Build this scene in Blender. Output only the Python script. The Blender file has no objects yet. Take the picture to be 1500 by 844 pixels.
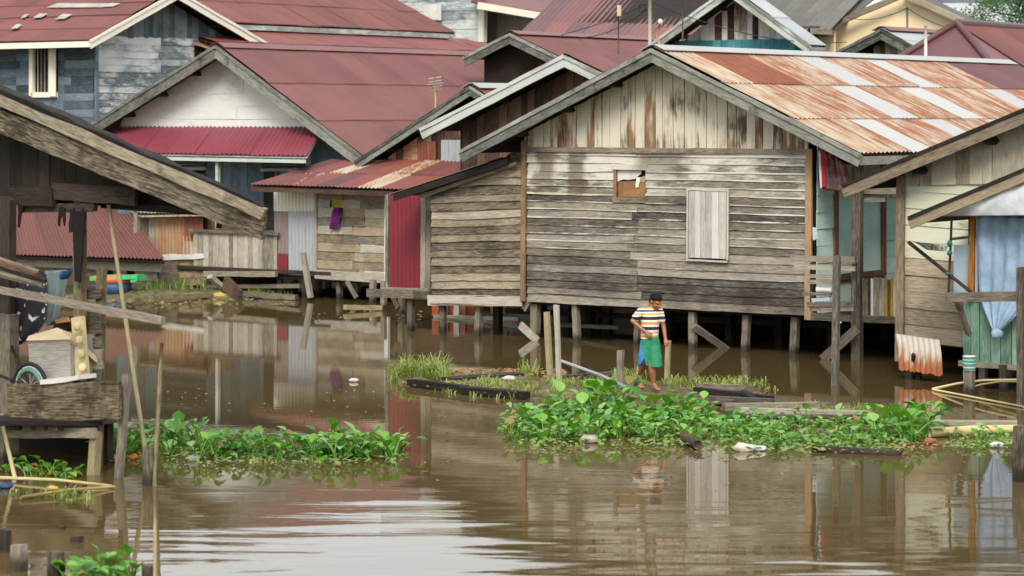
import bpy, bmesh, math, random
from mathutils import Vector, Matrix
R = random.Random(11)
sc = bpy.context.scene
COL = sc.collection
# ------------------------------------------------------------------ camera
FPX, CAMH, HZ = 3800.0, 4.04, 172.0            # focal length in px of a 1500 px wide picture, eye height, horizon row
cam = bpy.data.cameras.new('camera'); cam_o = bpy.data.objects.new('camera', cam); COL.objects.link(cam_o)
cam_o.location = (0, 0, CAMH); cam_o.rotation_euler = (math.radians(90), 0, 0)
cam.sensor_width = 36; cam.lens = FPX / 1500 * 36; cam.shift_y = -(422 - HZ) / 1500
cam.clip_start = .5; cam.clip_end = 2000
cam.dof.use_dof = True; cam.dof.focus_distance = 40; cam.dof.aperture_fstop = 2.4
sc.camera = cam_o
# ------------------------------------------------------------------ world, sun, exposure
SUN_EL, SUN_AZ = 42.0, 185.0                   # azimuth from +Y clockwise: behind the camera, to its right
w = bpy.data.worlds.new('World'); sc.world = w; w.use_nodes = True
nt = w.node_tree; bg = nt.nodes['Background']
sky = nt.nodes.new('ShaderNodeTexSky'); sky.sky_type = 'NISHITA'; sky.sun_disc = False
sky.sun_elevation = math.radians(SUN_EL); sky.sun_rotation = math.radians(SUN_AZ)
sky.air_density = 1.0; sky.dust_density = 1.0; sky.ozone_density = 1.0
cl_ = nt.nodes.new('ShaderNodeMix'); cl_.data_type = 'RGBA'; cl_.inputs[0].default_value = .86; cl_.inputs[7].default_value = (6.1, 6.25, 6.3, 1)   # closed, even cloud deck over the clear sky
nt.links.new(sky.outputs[0], cl_.inputs[6]); nt.links.new(cl_.outputs[2], bg.inputs[0]); bg.inputs[1].default_value = .15
sun = bpy.data.lights.new('sun', 'SUN'); sun.energy = 2.2; sun.angle = math.radians(22); sun.color = (1, .95, .88)
sun_o = bpy.data.objects.new('sun', sun); COL.objects.link(sun_o)
sd = Vector((math.sin(math.radians(SUN_AZ)) * math.cos(math.radians(SUN_EL)), math.cos(math.radians(SUN_AZ)) * math.cos(math.radians(SUN_EL)), math.sin(math.radians(SUN_EL))))
sun_o.rotation_euler = sd.to_track_quat('Z', 'Y').to_euler()
vs = sc.view_settings; vs.view_transform = 'Standard'; vs.look = 'None'; vs.exposure = 0.68; vs.gamma = 1; vs.use_curve_mapping = False
sc.cycles.max_bounces = 6
# ------------------------------------------------------------------ geometry of the place
# The houses stand on one street grid: s runs along the river fronts (to the right and nearer), t runs inland.
OX, OY = .249, 47.24
GA = math.atan2(3.38, 4.79); UX, UY = math.cos(GA), -math.sin(GA); VX, VY = -UY, UX
U = Vector((UX, UY, 0)); V = Vector((VX, VY, 0)); ZUP = Vector((0, 0, 1))
def G(s, t, z=0): return Vector((OX + s * UX + t * VX, OY + s * UY + t * VY, z))
def W(x, y, Y): return Vector(((x - 750) * Y / FPX, Y, CAMH - (y - HZ) * Y / FPX))
def T(x, y, t):                               # surveyed point on the vertical plane t
    k = (x - 750) / FPX; return W(x, y, (t + OX * VX + OY * VY) / (k * VX + VY))
def S(x, y, s):                               # surveyed point on the vertical plane s
    k = (x - 750) / FPX; return W(x, y, (s + OX * UX + OY * UY) / (k * UX + UY))
def Zp(x, y, z=0): return W(x, y, FPX * (CAMH - z) / (y - HZ))
def s_of(p): return (p.x - OX) * UX + (p.y - OY) * UY
def t_of(p): return (p.x - OX) * VX + (p.y - OY) * VY
class Frame:
    def __init__(f, e1, e2): f.e1, f.e2 = e1, e2
    def __call__(f, p, q, z=0): return Vector((OX, OY, 0)) + f.e1 * p + f.e2 * q + ZUP * z
FR = Frame(U, V)          # gable faces the river (-v)
FC = Frame(V, -U)         # gable faces down the row (+u)
# ------------------------------------------------------------------ materials
def lin(c):
    return tuple(((x / 255) / 12.92 if x / 255 <= .04045 else ((x / 255 + .055) / 1.055) ** 2.4) for x in c)
class NT:
    def __init__(s, name):
        s.m = bpy.data.materials.new(name); s.m.use_nodes = True; s.t = s.m.node_tree
        s.b = s.t.nodes['Principled BSDF']; s.out = s.t.nodes['Material Output']
    def n(s, typ, ins=None, **kw):
        d = s.t.nodes.new('ShaderNode' + typ)
        for k, v in kw.items(): setattr(d, k, v)
        for k, v in (ins or {}).items(): s.set(d.inputs[k], v)
        return d
    def set(s, sock, v):
        if isinstance(v, bpy.types.NodeSocket): s.t.links.new(v, sock)
        elif isinstance(v, bpy.types.Node): s.t.links.new(v.outputs[0], sock)
        else:
            if isinstance(v, tuple) and len(v) == 3 and sock.type == 'RGBA': v = v + (1,)
            sock.default_value = v
    def math(s, op, a, b=0.0, c=0.0, clamp=False):
        d = s.n('Math', operation=op, use_clamp=clamp); s.set(d.inputs[0], a); s.set(d.inputs[1], b); s.set(d.inputs[2], c); return d.outputs[0]
    def mix(s, f, a, b, blend='MIX'):
        d = s.n('Mix', data_type='RGBA', blend_type=blend); s.set(d.inputs[0], f); s.set(d.inputs[6], a); s.set(d.inputs[7], b); return d.outputs[2]
    def noise(s, vec, scale, detail=4, rough=.55, dist=0.0):
        d = s.n('TexNoise', {'Scale': scale, 'Detail': detail, 'Roughness': rough, 'Distortion': dist}); s.set(d.inputs['Vector'], vec); return d.outputs[0]
    def step(s, v, a, b):
        d = s.n('MapRange', {'From Min': a, 'From Max': b}, interpolation_type='SMOOTHSTEP'); s.set(d.inputs[0], v); return d.outputs[0]
    def ramp(s, v, *stops):
        d = s.n('ValToRGB'); e = d.color_ramp.elements
        while len(e) < len(stops): e.new(.5)
        for x, (p, c) in zip(e, stops): x.position = p; x.color = c + (1,) if len(c) == 3 else c
        s.set(d.inputs[0], v); return d.outputs[0]
    def vscale(s, vec, sc_, off=None):
        d = s.n('VectorMath', operation='MULTIPLY'); s.set(d.inputs[0], vec); s.set(d.inputs[1], sc_)
        if off is None: return d.outputs[0]
        e = s.n('VectorMath', operation='ADD'); s.set(e.inputs[0], d.outputs[0]); s.set(e.inputs[1], off); return e.outputs[0]
    def bump(s, h, strength=.4, dist=.01):
        d = s.n('Bump', {'Strength': strength, 'Distance': dist}); s.set(d.inputs['Height'], h); s.set(s.b.inputs['Normal'], d.outputs[0])
    def coords(s):
        tc = s.n('TexCoord'); oi = s.n('ObjectInfo'); gp = s.n('NewGeometry')
        rnd = oi.outputs['Random']
        cv = s.n('CombineXYZ'); 
        s.set(cv.inputs[0], s.math('MULTIPLY', rnd, 57.3)); s.set(cv.inputs[1], s.math('MULTIPLY', rnd, 91.7)); s.set(cv.inputs[2], s.math('MULTIPLY', rnd, 33.1))
        return tc.outputs['Object'], rnd, cv.outputs[0], gp.outputs['Position']
def wood(name, dark, mid, light, paint=None, amt=.5, zg=None, stain=None, var=.28, rough=.85, mold=.3, edge=0.0, soft=.09, streak=False, msc=(1, 1, 2.2), mfreq=.9, drips=(), wet=False):
    m = NT(name); oc, rnd, off, pos = m.coords()
    gv = m.vscale(oc, (2.6, 24, 24), off)
    grain = m.noise(gv, 2.2, 6, .62, .4)
    fine = m.noise(m.vscale(oc, (3, 70, 70), off), 2.5, 3, .6)
    blot = m.noise(pos, 1.3, 5, .6)
    v = m.math('ADD', m.math('MULTIPLY', grain, .6), m.math('MULTIPLY', blot, .28))
    v = m.math('ADD', v, m.math('MULTIPLY', m.math('SUBTRACT', rnd, .5), var))
    v = m.math('ADD', v, m.math('MULTIPLY', m.math('SUBTRACT', fine, .5), .28))
    col = m.ramp(v, (.27, lin(dark)), (.46, lin(mid)), (.66, lin(light)))
    if mold > 0:
        mv = m.step(m.noise(m.vscale(pos, msc), mfreq, 6, .68), .62 - mold * .2, .8 - mold * .2)
        col = m.mix(m.math('MULTIPLY', mv, min(.75, .3 + mold)), col, lin(dark))
    if paint:
        pv = m.noise(m.vscale(oc, (1.6, 5, 5) if not streak else (1.2, 9, 9), off), 1.5, 6, .68, .3)
        pw_ = m.noise(m.vscale(pos, (1, 1, 1.8)), .75, 3, .5)
        pm = m.math('ADD', m.math('MULTIPLY', pv, .55), m.math('MULTIPLY', pw_, .6))
        pm = m.math('ADD', pm, m.math('MULTIPLY', m.math('SUBTRACT', fine, .5), .22))
        pm = m.math('ADD', pm, amt - 1.08 + .5)
        pm = m.math('ADD', pm, m.math('MULTIPLY', m.math('SUBTRACT', rnd, .5), .16))
        if zg:                                   # paint survives better under the eaves: zg = (z0, z1, gain)
            sx = m.n('SeparateXYZ'); m.set(sx.inputs[0], pos)
            mr = m.n('MapRange', {'From Min': zg[0], 'From Max': zg[1], 'To Min': -zg[2] / 2, 'To Max': zg[2] / 2}); m.set(mr.inputs[0], sx.outputs[2])
            pm = m.math('ADD', pm, mr.outputs[0])
        if edge:
            so = m.n('SeparateXYZ'); m.set(so.inputs[0], oc)
            pm = m.math('ADD', pm, m.math('MULTIPLY', m.step(so.outputs[1], -.045, -.07), edge))
        pm = m.step(pm, .5 - soft, .5 + soft)
        pc = m.mix(m.noise(m.vscale(pos, (1, 1, 1)), 2.5, 5, .6), tuple(x * .78 for x in lin(paint)), lin(paint))
        col = m.mix(pm, col, pc)
    for (ds, z0, z1, dw) in drips:               # wet run-off marks that cross the boards
        dv = m.n('VectorMath', operation='DOT_PRODUCT'); m.set(dv.inputs[0], pos); dv.inputs[1].default_value = (UX, UY, 0)
        sv = m.math('SUBTRACT', dv.outputs['Value'], OX * UX + OY * UY + ds); sz = m.n('SeparateXYZ'); m.set(sz.inputs[0], pos)
        sv = m.math('ABSOLUTE', m.math('ADD', sv, m.math('MULTIPLY', m.math('SUBTRACT', m.noise(pos, 2.5, 4, .6), .5), .5)))
        zr_ = m.math('MULTIPLY', m.step(sz.outputs[2], z0 - .25, z0 + .35), m.step(sz.outputs[2], z1 + .05, z1 - .1))
        col = m.mix(m.math('MULTIPLY', m.math('MULTIPLY', m.step(sv, dw, dw * .45), zr_), .72), col, lin((86, 72, 56)))
    if stain:                                    # run-off stains, on some boards only, from the lower end up
        so = m.n('SeparateXYZ'); m.set(so.inputs[0], oc)
        sm = m.noise(m.vscale(oc, (.9, 7, 7), off), 1.6, 4, .6)
        sm = m.math('ADD', sm, m.math('MULTIPLY', m.math('SUBTRACT', m.math('FRACT', m.math('MULTIPLY', rnd, 17.3)), .5), .42))
        sm = m.math('SUBTRACT', m.math('ADD', sm, .05), m.math('MULTIPLY', so.outputs[0], .22))
        col = m.mix(m.math('MULTIPLY', m.step(sm, .58, .78), .85), col, lin(stain))
    if wet:                                      # water line: the wood is soaked and slimy just above the river
        wz = m.n('SeparateXYZ'); m.set(wz.inputs[0], pos)
        wv = m.step(m.math('ADD', wz.outputs[2], m.math('MULTIPLY', m.math('SUBTRACT', m.noise(pos, 6, 3), .5), .16)), .2, .06)
        col = m.mix(m.math('MULTIPLY', wv, .85), col, lin((34, 31, 22)))
    m.set(m.b.inputs['Base Color'], col); m.b.inputs['Roughness'].default_value = rough
    m.b.inputs['Specular IOR Level'].default_value = .25
    m.bump(m.math('ADD', grain, m.math('MULTIPLY', fine, .6)), .55, .012)
    return m.m
def metal(name, base, base2, rust=(150, 78, 44), amt=.3, rough=.5, streak=True, met=0.0, dirt=.3, soft=.14, k=1.0, drip=0.0):
    lin = lambda c, _l=globals()['lin']: tuple(x * k for x in _l(c))
    m = NT(name); oc, rnd, off, pos = m.coords()
    st_ = m.noise(m.vscale(oc, (9, .7, 1), off), 1.4, 6, .65, .2)
    st2 = m.noise(m.vscale(oc, (26, 1.2, 1), off), 1.2, 4, .6)
    bl = m.noise(pos, .9, 6, .62)
    col = m.mix(m.math('ADD', m.math('MULTIPLY', bl, .7), m.math('MULTIPLY', m.math('SUBTRACT', rnd, .3), .6), clamp=True), lin(base), lin(base2))
    col = m.mix(m.math('MULTIPLY', m.step(m.math('ADD', m.math('MULTIPLY', st2, .5), m.math('MULTIPLY', bl, .5)), .45, .7), dirt), col, tuple(x * .45 for x in lin(base)))
    if amt > 0:
        rm = m.math('ADD', m.math('MULTIPLY', st_, .62), m.math('MULTIPLY', m.noise(pos, 2.1, 6, .7), .45))
        rm = m.math('ADD', m.math('ADD', rm, m.math('MULTIPLY', m.math('SUBTRACT', st2, .5), .4)), amt - .55)
        if drip:
            so = m.n('SeparateXYZ'); m.set(so.inputs[0], oc); rm = m.math('ADD', rm, m.math('SUBTRACT', m.math('MULTIPLY', m.math('ABSOLUTE', so.outputs[1]), drip), drip * .24))
        rc = m.mix(m.noise(m.vscale(oc, (12, 3, 1), off), 2, 5, .7), tuple(x * .5 for x in lin(rust)), tuple(min(1, x * 1.35) for x in lin(rust)))
        f = m.step(rm, .5 - soft, .5 + soft)
        col = m.mix(f, col, rc)
    m.set(m.b.inputs['Base Color'], col); m.b.inputs['Roughness'].default_value = rough
    m.b.inputs['Metallic'].default_value = met; m.b.inputs['Specular IOR Level'].default_value = .4
    m.bump(m.math('ADD', st_, bl), .25, .008)
    return m.m
def plain(name, c, rough=.7, var=.25, scale=6, spec=.3, bump=0.0, c2=None):
    m = NT(name); oc, rnd, off, pos = m.coords()
    nz = m.noise(m.vscale(oc, (1, 1, 1), off), scale, 5, .6)
    a = lin(c); b = lin(c2) if c2 else tuple(x * (1 - var) for x in a)
    m.set(m.b.inputs['Base Color'], m.mix(m.step(nz, .35, .68), b, a)); m.b.inputs['Roughness'].default_value = rough
    m.b.inputs['Specular IOR Level'].default_value = spec
    if bump: m.bump(nz, bump, .02)
    return m.m
M = {}
M['facade'] = wood('weathered_siding', (52, 47, 41), (114, 107, 95), (160, 151, 136), (204, 199, 184), .31, (.9, 3.6, .62), edge=.27, mold=.45, msc=(.7, .7, 4.2), mfreq=1.1, drips=((.45, 2.7, 3.5, .3), (1.15, 2.5, 3.5, .28), (2.9, 3.0, 3.45, .7)))
M['facade_ext'] = wood('bare_siding', (60, 53, 43), (130, 119, 100), (174, 161, 138), (205, 196, 170), .14, edge=.14, mold=.4, msc=(.8, .8, 4), mfreq=1.2)
M['gable'] = wood('gable_boards', (84, 64, 48), (146, 130, 106), (180, 168, 142), (208, 201, 178), .6, stain=(116, 74, 44), mold=.3, streak=True, var=.4)
M['grey'] = wood('grey_wood', (62, 57, 49), (116, 107, 93), (158, 148, 130), mold=.35)
M['grey_pale'] = wood('pale_grey_wood', (92, 86, 76), (150, 142, 127), (184, 176, 160), mold=.2)
M['stilt'] = wood('stilt_wood', (52, 46, 38), (110, 102, 87), (148, 139, 121), mold=.4, mfreq=2.2, wet=True)
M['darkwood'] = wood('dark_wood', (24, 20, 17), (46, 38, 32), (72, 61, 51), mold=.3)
M['brown'] = wood('brown_boards', (44, 34, 29), (84, 64, 52), (120, 96, 76), mold=.3)
M['trim'] = wood('orange_trim', (104, 80, 58), (152, 122, 92), (178, 148, 116), mold=.25)
M['barge'] = wood('barge_grey_green', (44, 45, 39), (112, 113, 103), (152, 154, 142), (172, 180, 168), .3, mold=.5, msc=(1, 1, 1), mfreq=3)
M['bargepale'] = wood('barge_pale', (110, 112, 104), (150, 152, 142), (176, 178, 166), (190, 196, 186), .5, mold=.2)
M['bargecream'] = wood('barge_cream', (150, 144, 124), (206, 200, 178), (224, 218, 198), (232, 226, 206), .7, mold=.05)
M['bargemoss'] = wood('barge_mossy', (46, 38, 27), (136, 126, 106), (176, 166, 144), (200, 192, 172), .22, mold=.45, msc=(1, 1, 1), mfreq=2.2)
M['bargenut'] = wood('barge_nut', (74, 62, 48), (132, 118, 98), (166, 152, 128), mold=.2)
M['bluegrey'] = wood('bluegrey_siding', (46, 56, 62), (84, 97, 104), (116, 128, 132), (134, 144, 146), .2, mold=.25)
M['bluegrey_l'] = wood('flaked_bluegrey_siding', (70, 80, 84), (124, 134, 136), (160, 168, 168), (206, 208, 202), .5, mold=.15)
M['bluegrey_g'] = wood('bluegrey_gable', (58, 66, 68), (94, 104, 106), (124, 132, 130), (196, 190, 168), .2, mold=.35, streak=True)
M['white'] = wood('white_boards', (150, 152, 146), (190, 192, 184), (206, 208, 200), (214, 216, 208), .6, mold=.05, var=.12)
M['whitedirty'] = wood('dirty_white_boards', (112, 94, 76), (168, 162, 144), (196, 192, 176), (208, 204, 190), .55, mold=.2, streak=True)
M['teal'] = wood('teal_boards', (40, 88, 96), (64, 124, 132), (92, 150, 156), mold=.1)
M['steelblue'] = wood('steelblue_boards', (60, 74, 80), (98, 116, 122), (122, 140, 144), mold=.2, var=.15)
M['mint'] = wood('mint_siding', (140, 164, 152), (176, 204, 190), (192, 218, 206), (196, 222, 210), .6, mold=.12, var=.12)
M['mintdoor'] = wood('mint_door', (168, 200, 186), (192, 224, 210), (206, 234, 222), mold=.02, var=.05)
M['frame'] = wood('brown_frame', (80, 58, 42), (114, 82, 60), (132, 100, 76), mold=.05)
M['r1'] = wood('pale_peeling_siding', (120, 108, 88), (166, 152, 128), (190, 178, 154), (204, 206, 180), .5, (.6, 3.4, .34), mold=.15)
M['r1v'] = wood('pale_board_gable', (118, 110, 92), (160, 152, 132), (182, 174, 152), (190, 184, 162), .5, mold=.12, var=.2)
M['greenboard'] = wood('green_boards', (58, 78, 66), (92, 122, 104), (122, 150, 130), (140, 168, 150), .3, mold=.25)
M['patch'] = wood('patch_planks', (88, 76, 60), (140, 126, 104), (172, 157, 132), (188, 176, 150), .22, mold=.4, var=.2)
M['yellow'] = wood('yellow_board', (150, 120, 30), (198, 166, 40), (214, 184, 60), mold=.1)
M['orangepost'] = wood('orange_post', (130, 84, 36), (176, 118, 52), (196, 140, 70), mold=.1)
M['bamboo'] = wood('bamboo', (92, 82, 58), (146, 134, 100), (178, 166, 130), mold=.15)
M['bamboo_y'] = wood('yellow_bamboo', (140, 122, 78), (188, 170, 120), (206, 190, 146), mold=.05)
M['maroon'] = metal('maroon_roof', (124, 78, 74), (102, 62, 60), (122, 72, 54), .2, .48, dirt=.45, k=.85)
M['maroon2'] = metal('faded_maroon_roof', (128, 76, 69), (104, 60, 56), (146, 84, 58), .26, .5, dirt=.4, k=.8)
M['maroonC'] = metal('patchy_maroon_roof', (134, 76, 70), (116, 64, 62), (172, 92, 58), .24, .5, dirt=.2, k=.8)
M['maroondark'] = metal('dark_maroon_sheet', (108, 68, 70), (94, 58, 62), (132, 76, 54), .12, .5, dirt=.35, k=.8)
M['zinc'] = metal('zinc_sheet', (202, 200, 196), (186, 186, 184), (176, 112, 74), .06, .45, dirt=.12, k=.66)
M['zincgrey'] = metal('grey_zinc_sheet', (164, 168, 168), (132, 138, 142), (146, 84, 52), .34, .5, dirt=.3)
M['rust'] = metal('rust_streaked_sheet', (190, 180, 164), (176, 156, 130), (148, 86, 44), .53, .6, dirt=.25, soft=.12, k=.8)
M['rustlight'] = metal('lightly_rusted_sheet', (194, 182, 162), (182, 162, 134), (156, 98, 54), .46, .6, dirt=.2, soft=.16, k=.78)
M['rustdark'] = metal('deep_rust_sheet', (150, 90, 58), (128, 74, 58), (126, 66, 46), .5, .7, dirt=.3, k=.8)
M['rustwall'] = metal('rusted_wall_sheet', (158, 138, 112), (150, 116, 84), (150, 88, 50), .45, .65, dirt=.3)
M['redsheet'] = metal('red_door_sheet', (120, 34, 44), (104, 26, 38), (110, 40, 36), .06, .45, dirt=.25)
M['awning'] = metal('red_awning_sheet', (164, 76, 90), (140, 62, 76), (132, 100, 100), .3, .4, dirt=.4, k=.62)
M['creamsheet'] = metal('cream_sheet', (206, 202, 180), (192, 188, 168), (166, 120, 80), .06, .5, dirt=.2)
M['ridge'] = metal('white_ridge_cap', (200, 200, 196), (180, 180, 176), (160, 110, 80), .04, .5, dirt=.15, k=.62)
M['greytile'] = metal('old_grey_roofing', (132, 128, 120), (104, 102, 96), (120, 96, 74), .2, .8, dirt=.5, k=.62)
M['whiteroof'] = metal('white_sheet_roof', (204, 208, 208), (190, 194, 196), (160, 140, 120), 0, .5, dirt=.15, k=.62)
M['nroof'] = metal('brown_maroon_roof', (124, 76, 66), (100, 58, 52), (130, 80, 58), .3, .6, dirt=.35, k=.8)
M['maroonpatch'] = metal('flaked_maroon_sheet', (134, 76, 70), (116, 64, 62), (186, 180, 170), .42, .5, dirt=.2, soft=.05, k=.62)
M['patchc'] = plain('bare_pale_metal', (168, 166, 158), .6, .3, 3)
M['yellowwall'] = plain('yellow_plaster', (240, 218, 174), .85, .1, 1.2)
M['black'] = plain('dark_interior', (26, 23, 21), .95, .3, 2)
M['ply'] = plain('brown_ply', (150, 112, 74), .8, .3, 3, c2=(120, 86, 56))
M['pink'] = plain('pink_plaster', (206, 140, 168), .85, .12, 2)
M['concrete'] = plain('grey_concrete', (140, 140, 136), .9, .25, 2)
M['glass'] = plain('window_glass', (96, 110, 122), .15, .3, 2, .6)
M['paper'] = plain('torn_paper', (206, 202, 192), .9, .15, 4)
M['ltblue'] = plain('pale_blue_panel', (156, 172, 182), .7, .1, 3)
# water
def water_mat():
    m = NT('river_water'); gp = m.n('NewGeometry'); pos = gp.outputs['Position']
    sx = m.n('SeparateXYZ'); m.set(sx.inputs[0], pos)
    near = m.n('MapRange', {'From Min': 31.5, 'From Max': 23.0, 'To Min': 0.0, 'To Max': 1.0}, interpolation_type='SMOOTHSTEP'); m.set(near.inputs[0], sx.outputs[1])
    patch = m.step(m.noise(m.vscale(pos, (.18, .12, 1)), 1.0, 3, .5), .4, .62)
    a = m.noise(m.vscale(pos, (.33, 1.7, 1)), 1.0, 2.5, .42, .4)
    b = m.noise(m.vscale(pos, (1.6, 6.5, 1)), 1.0, 3, .55, .2)
    c = m.noise(m.vscale(pos, (5, 16, 1)), 1.0, 2, .5)
    amp = m.math('ADD', .1, m.math('MULTIPLY', near.outputs[0], .9))
    h = m.math('MULTIPLY', a, m.math('MULTIPLY', m.math('MULTIPLY', near.outputs[0], m.math('ADD', .45, m.math('MULTIPLY', patch, .7))), .016))
    h = m.math('ADD', h, m.math('MULTIPLY', b, m.math('ADD', .00045, m.math('MULTIPLY', near.outputs[0], .0003))))
    h = m.math('ADD', h, m.math('MULTIPLY', c, .00005))
    d = m.n('Bump', {'Strength': 1.0, 'Distance': 1.0}); m.set(d.inputs['Height'], h); m.set(m.b.inputs['Normal'], d.outputs[0])
    mud = m.mix(m.noise(pos, .25, 4, .5), lin((76, 64, 39)), lin((92, 77, 49)))
    m.set(m.b.inputs['Base Color'], mud); m.b.inputs['Roughness'].default_value = .015; m.b.inputs['IOR'].default_value = 1.34
    return m.m
M['water'] = water_mat()
def leaf_mat(name, c1, c2, c3):
    m = NT(name); oc, rnd, off, pos = m.coords()
    nz = m.noise(m.vscale(oc, (1, 1, 1), off), 14, 3, .5)
    v = m.math('ADD', m.math('MULTIPLY', rnd, .75), m.math('MULTIPLY', nz, .3))
    col = m.ramp(v, (.1, lin(c1)), (.5, lin(c2)), (.95, lin(c3)))
    m.set(m.b.inputs['Base Color'], col); m.b.inputs['Roughness'].default_value = .38; m.b.inputs['Specular IOR Level'].default_value = .5
    tr = m.n('BsdfTranslucent'); m.set(tr.inputs[0], m.mix(.5, col, lin((120, 170, 40))))
    mx = m.n('MixShader', {0: .28}); m.set(mx.inputs[1], m.b.outputs[0]); m.set(mx.inputs[2], tr.outputs[0]); m.set(m.out.inputs[0], mx.outputs[0])
    return m.m
M['leaf'] = leaf_mat('hyacinth_leaf', (46, 98, 20), (86, 146, 36), (134, 176, 78))
M['leaf_pale'] = leaf_mat('pale_hyacinth_leaf', (74, 128, 44), (108, 154, 68), (146, 180, 116))
M['grass'] = leaf_mat('river_grass', (84, 104, 40), (116, 136, 54), (164, 160, 96))
M['treeleaf'] = leaf_mat('tree_leaf', (20, 46, 18), (34, 68, 26), (62, 96, 42))
M['mud'] = plain('mud', (92, 82, 62), .9, .35, 5, .2, .6, c2=(62, 54, 40))
M['leaf_dead'] = leaf_mat('yellowed_leaf', (120, 110, 46), (150, 132, 60), (140, 104, 60))
M['debris'] = plain('debris', (150, 128, 96), .9, .4, 9, .2, .3, c2=(92, 76, 56))
# ------------------------------------------------------------------ builders
WM = {}
def link(name, data, mat, Mw, parent):
    o = bpy.data.objects.new(name, data); COL.objects.link(o)
    if mat is not None and data is not None and not data.materials: data.materials.append(mat)
    WM[o] = Mw
    if parent is not None:
        o.parent = parent; o.matrix_basis = WM[parent].inverted() @ Mw
    else: o.matrix_basis = Mw
    return o
def tag(o, label=None, cat=None, group=None, kind=None):
    if label: o['label'] = label
    if cat: o['category'] = cat
    if group: o['group'] = group
    if kind: o['kind'] = kind
    return o
def thing(name, label, cat, loc, rz=0.0, group=None):
    o = link(name, None, None, Matrix.Translation(loc) @ Matrix.Rotation(rz, 4, 'Z'), None); o.empty_display_size = .2
    return tag(o, label, cat, group)
def house(name, label, s, t, cat='house', group=None): return thing(name, label, cat, G(s, t, 0), -GA, group)
def mk(name, vs_, fs, smooth=False):
    me = bpy.data.meshes.new(name); me.from_pydata([tuple(v) for v in vs_], [], fs); me.update()
    if smooth: me.polygons.foreach_set('use_smooth', [True] * len(me.polygons))
    return me
def basis(p0, p1, n):
    X = (p1 - p0); L = X.length; X = X / L
    Zv = n - X * n.dot(X)
    if Zv.length < 1e-4: Zv = X.orthogonal()
    Zv.normalize(); Y = Zv.cross(X)
    c = (p0 + p1) / 2
    return L, Matrix(((X.x, Y.x, Zv.x, c.x), (X.y, Y.y, Zv.y, c.y), (X.z, Y.z, Zv.z, c.z), (0, 0, 0, 1)))
NV = -V
def plank(name, p0, p1, w, th, mat, parent=None, n=NV, seg=1, jit=0.0, wedge=0.0, bow=0.0, w2=None, k0=(0, 0), k1=(0, 0)):
    p0, p1 = Vector(p0), Vector(p1)
    L, Mw = basis(p0, p1, Vector(n)); w2 = w if w2 is None else w2
    vs_, fs = [], []
    ph = R.uniform(0, 6)
    for i in range(seg + 1):
        f = i / seg; x = (f - .5) * L; ww = w + (w2 - w) * f
        j = [R.uniform(-jit, jit) for _ in range(4)]
        b = bow * math.sin(f * math.pi + ph * .1) * (1 if ph > 3 else -1)
        ex = R.uniform(-jit, jit) * 1.5 if i in (0, seg) else 0
        lo, hi = k0 if i == 0 else k1 if i == seg else (0, 0)
        vs_ += [(x + ex + lo, -ww / 2 + j[0] + b, -th / 2), (x - ex + hi, ww / 2 + j[1] + b, -th / 2),
                (x - ex + hi, ww / 2 + j[1] + b, th / 2 - wedge + j[3] * .3), (x + ex + lo, -ww / 2 + j[0] + b, th / 2 + j[2] * .3)]
    for i in range(seg):
        a = i * 4; c = a + 4
        for k in range(4): fs.append((a + k, a + (k + 1) % 4, c + (k + 1) % 4, c + k))
    fs.append((3, 2, 1, 0)); e = seg * 4; fs.append((e, e + 1, e + 2, e + 3))
    me = mk(name, vs_, [tuple(reversed(f)) for f in fs])
    return link(name, me, mat, Mw, parent)
def pole(name, pts, r0, r1, mat, parent=None, sides=8, knots=0):
    pts = [Vector(p) for p in pts]; c = sum(pts, Vector()) / len(pts)
    L, Mw = basis(pts[0], pts[-1], Vector((.3, -.9, .2)))
    c0 = (pts[0] + pts[-1]) / 2; inv = Mw.inverted()
    vs_, fs = [], []
    path = []
    for i in range(len(pts) - 1):
        k = 1 if len(pts) > 2 else max(1, knots)
        for j in range(k): path.append(pts[i].lerp(pts[i + 1], j / k))
    path.append(pts[-1])
    N = len(path)
    for i, p in enumerate(path):
        f = i / (N - 1); r = r0 + (r1 - r0) * f
        if knots and 0 < i < N - 1: r *= R.uniform(1.02, 1.18)
        d = (path[min(i + 1, N - 1)] - path[max(i - 1, 0)]).normalized()
        a = d.cross(Vector((0, 1, .01))); a = a.normalized() if a.length > 1e-3 else d.orthogonal().normalized()
        b = d.cross(a)
        for k in range(sides):
            th = k * 2 * math.pi / sides
            vs_.append(inv @ (p + a * math.cos(th) * r + b * math.sin(th) * r))
    for i in range(N - 1):
        for k in range(sides):
            k2 = (k + 1) % sides
            fs.append((i * sides + k, i * sides + k2, (i + 1) * sides + k2, (i + 1) * sides + k))
    fs.append(tuple(range(sides))); fs.append(tuple(reversed(range((N - 1) * sides, N * sides))))
    return link(name, mk(name, vs_, fs, True), mat, Mw, parent)
def post(name, p, ztop, w, mat, parent=None, zbot=-.5, lean=(0, 0), seg=3, d=None):
    p = Vector(p); a = Vector((p.x, p.y, zbot)); b = Vector((p.x + lean[0], p.y + lean[1], ztop))
    return plank(name, a, b, w * R.uniform(.92, 1.1), d or w, mat, parent, n=NV, seg=seg, jit=w * .05)
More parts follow.
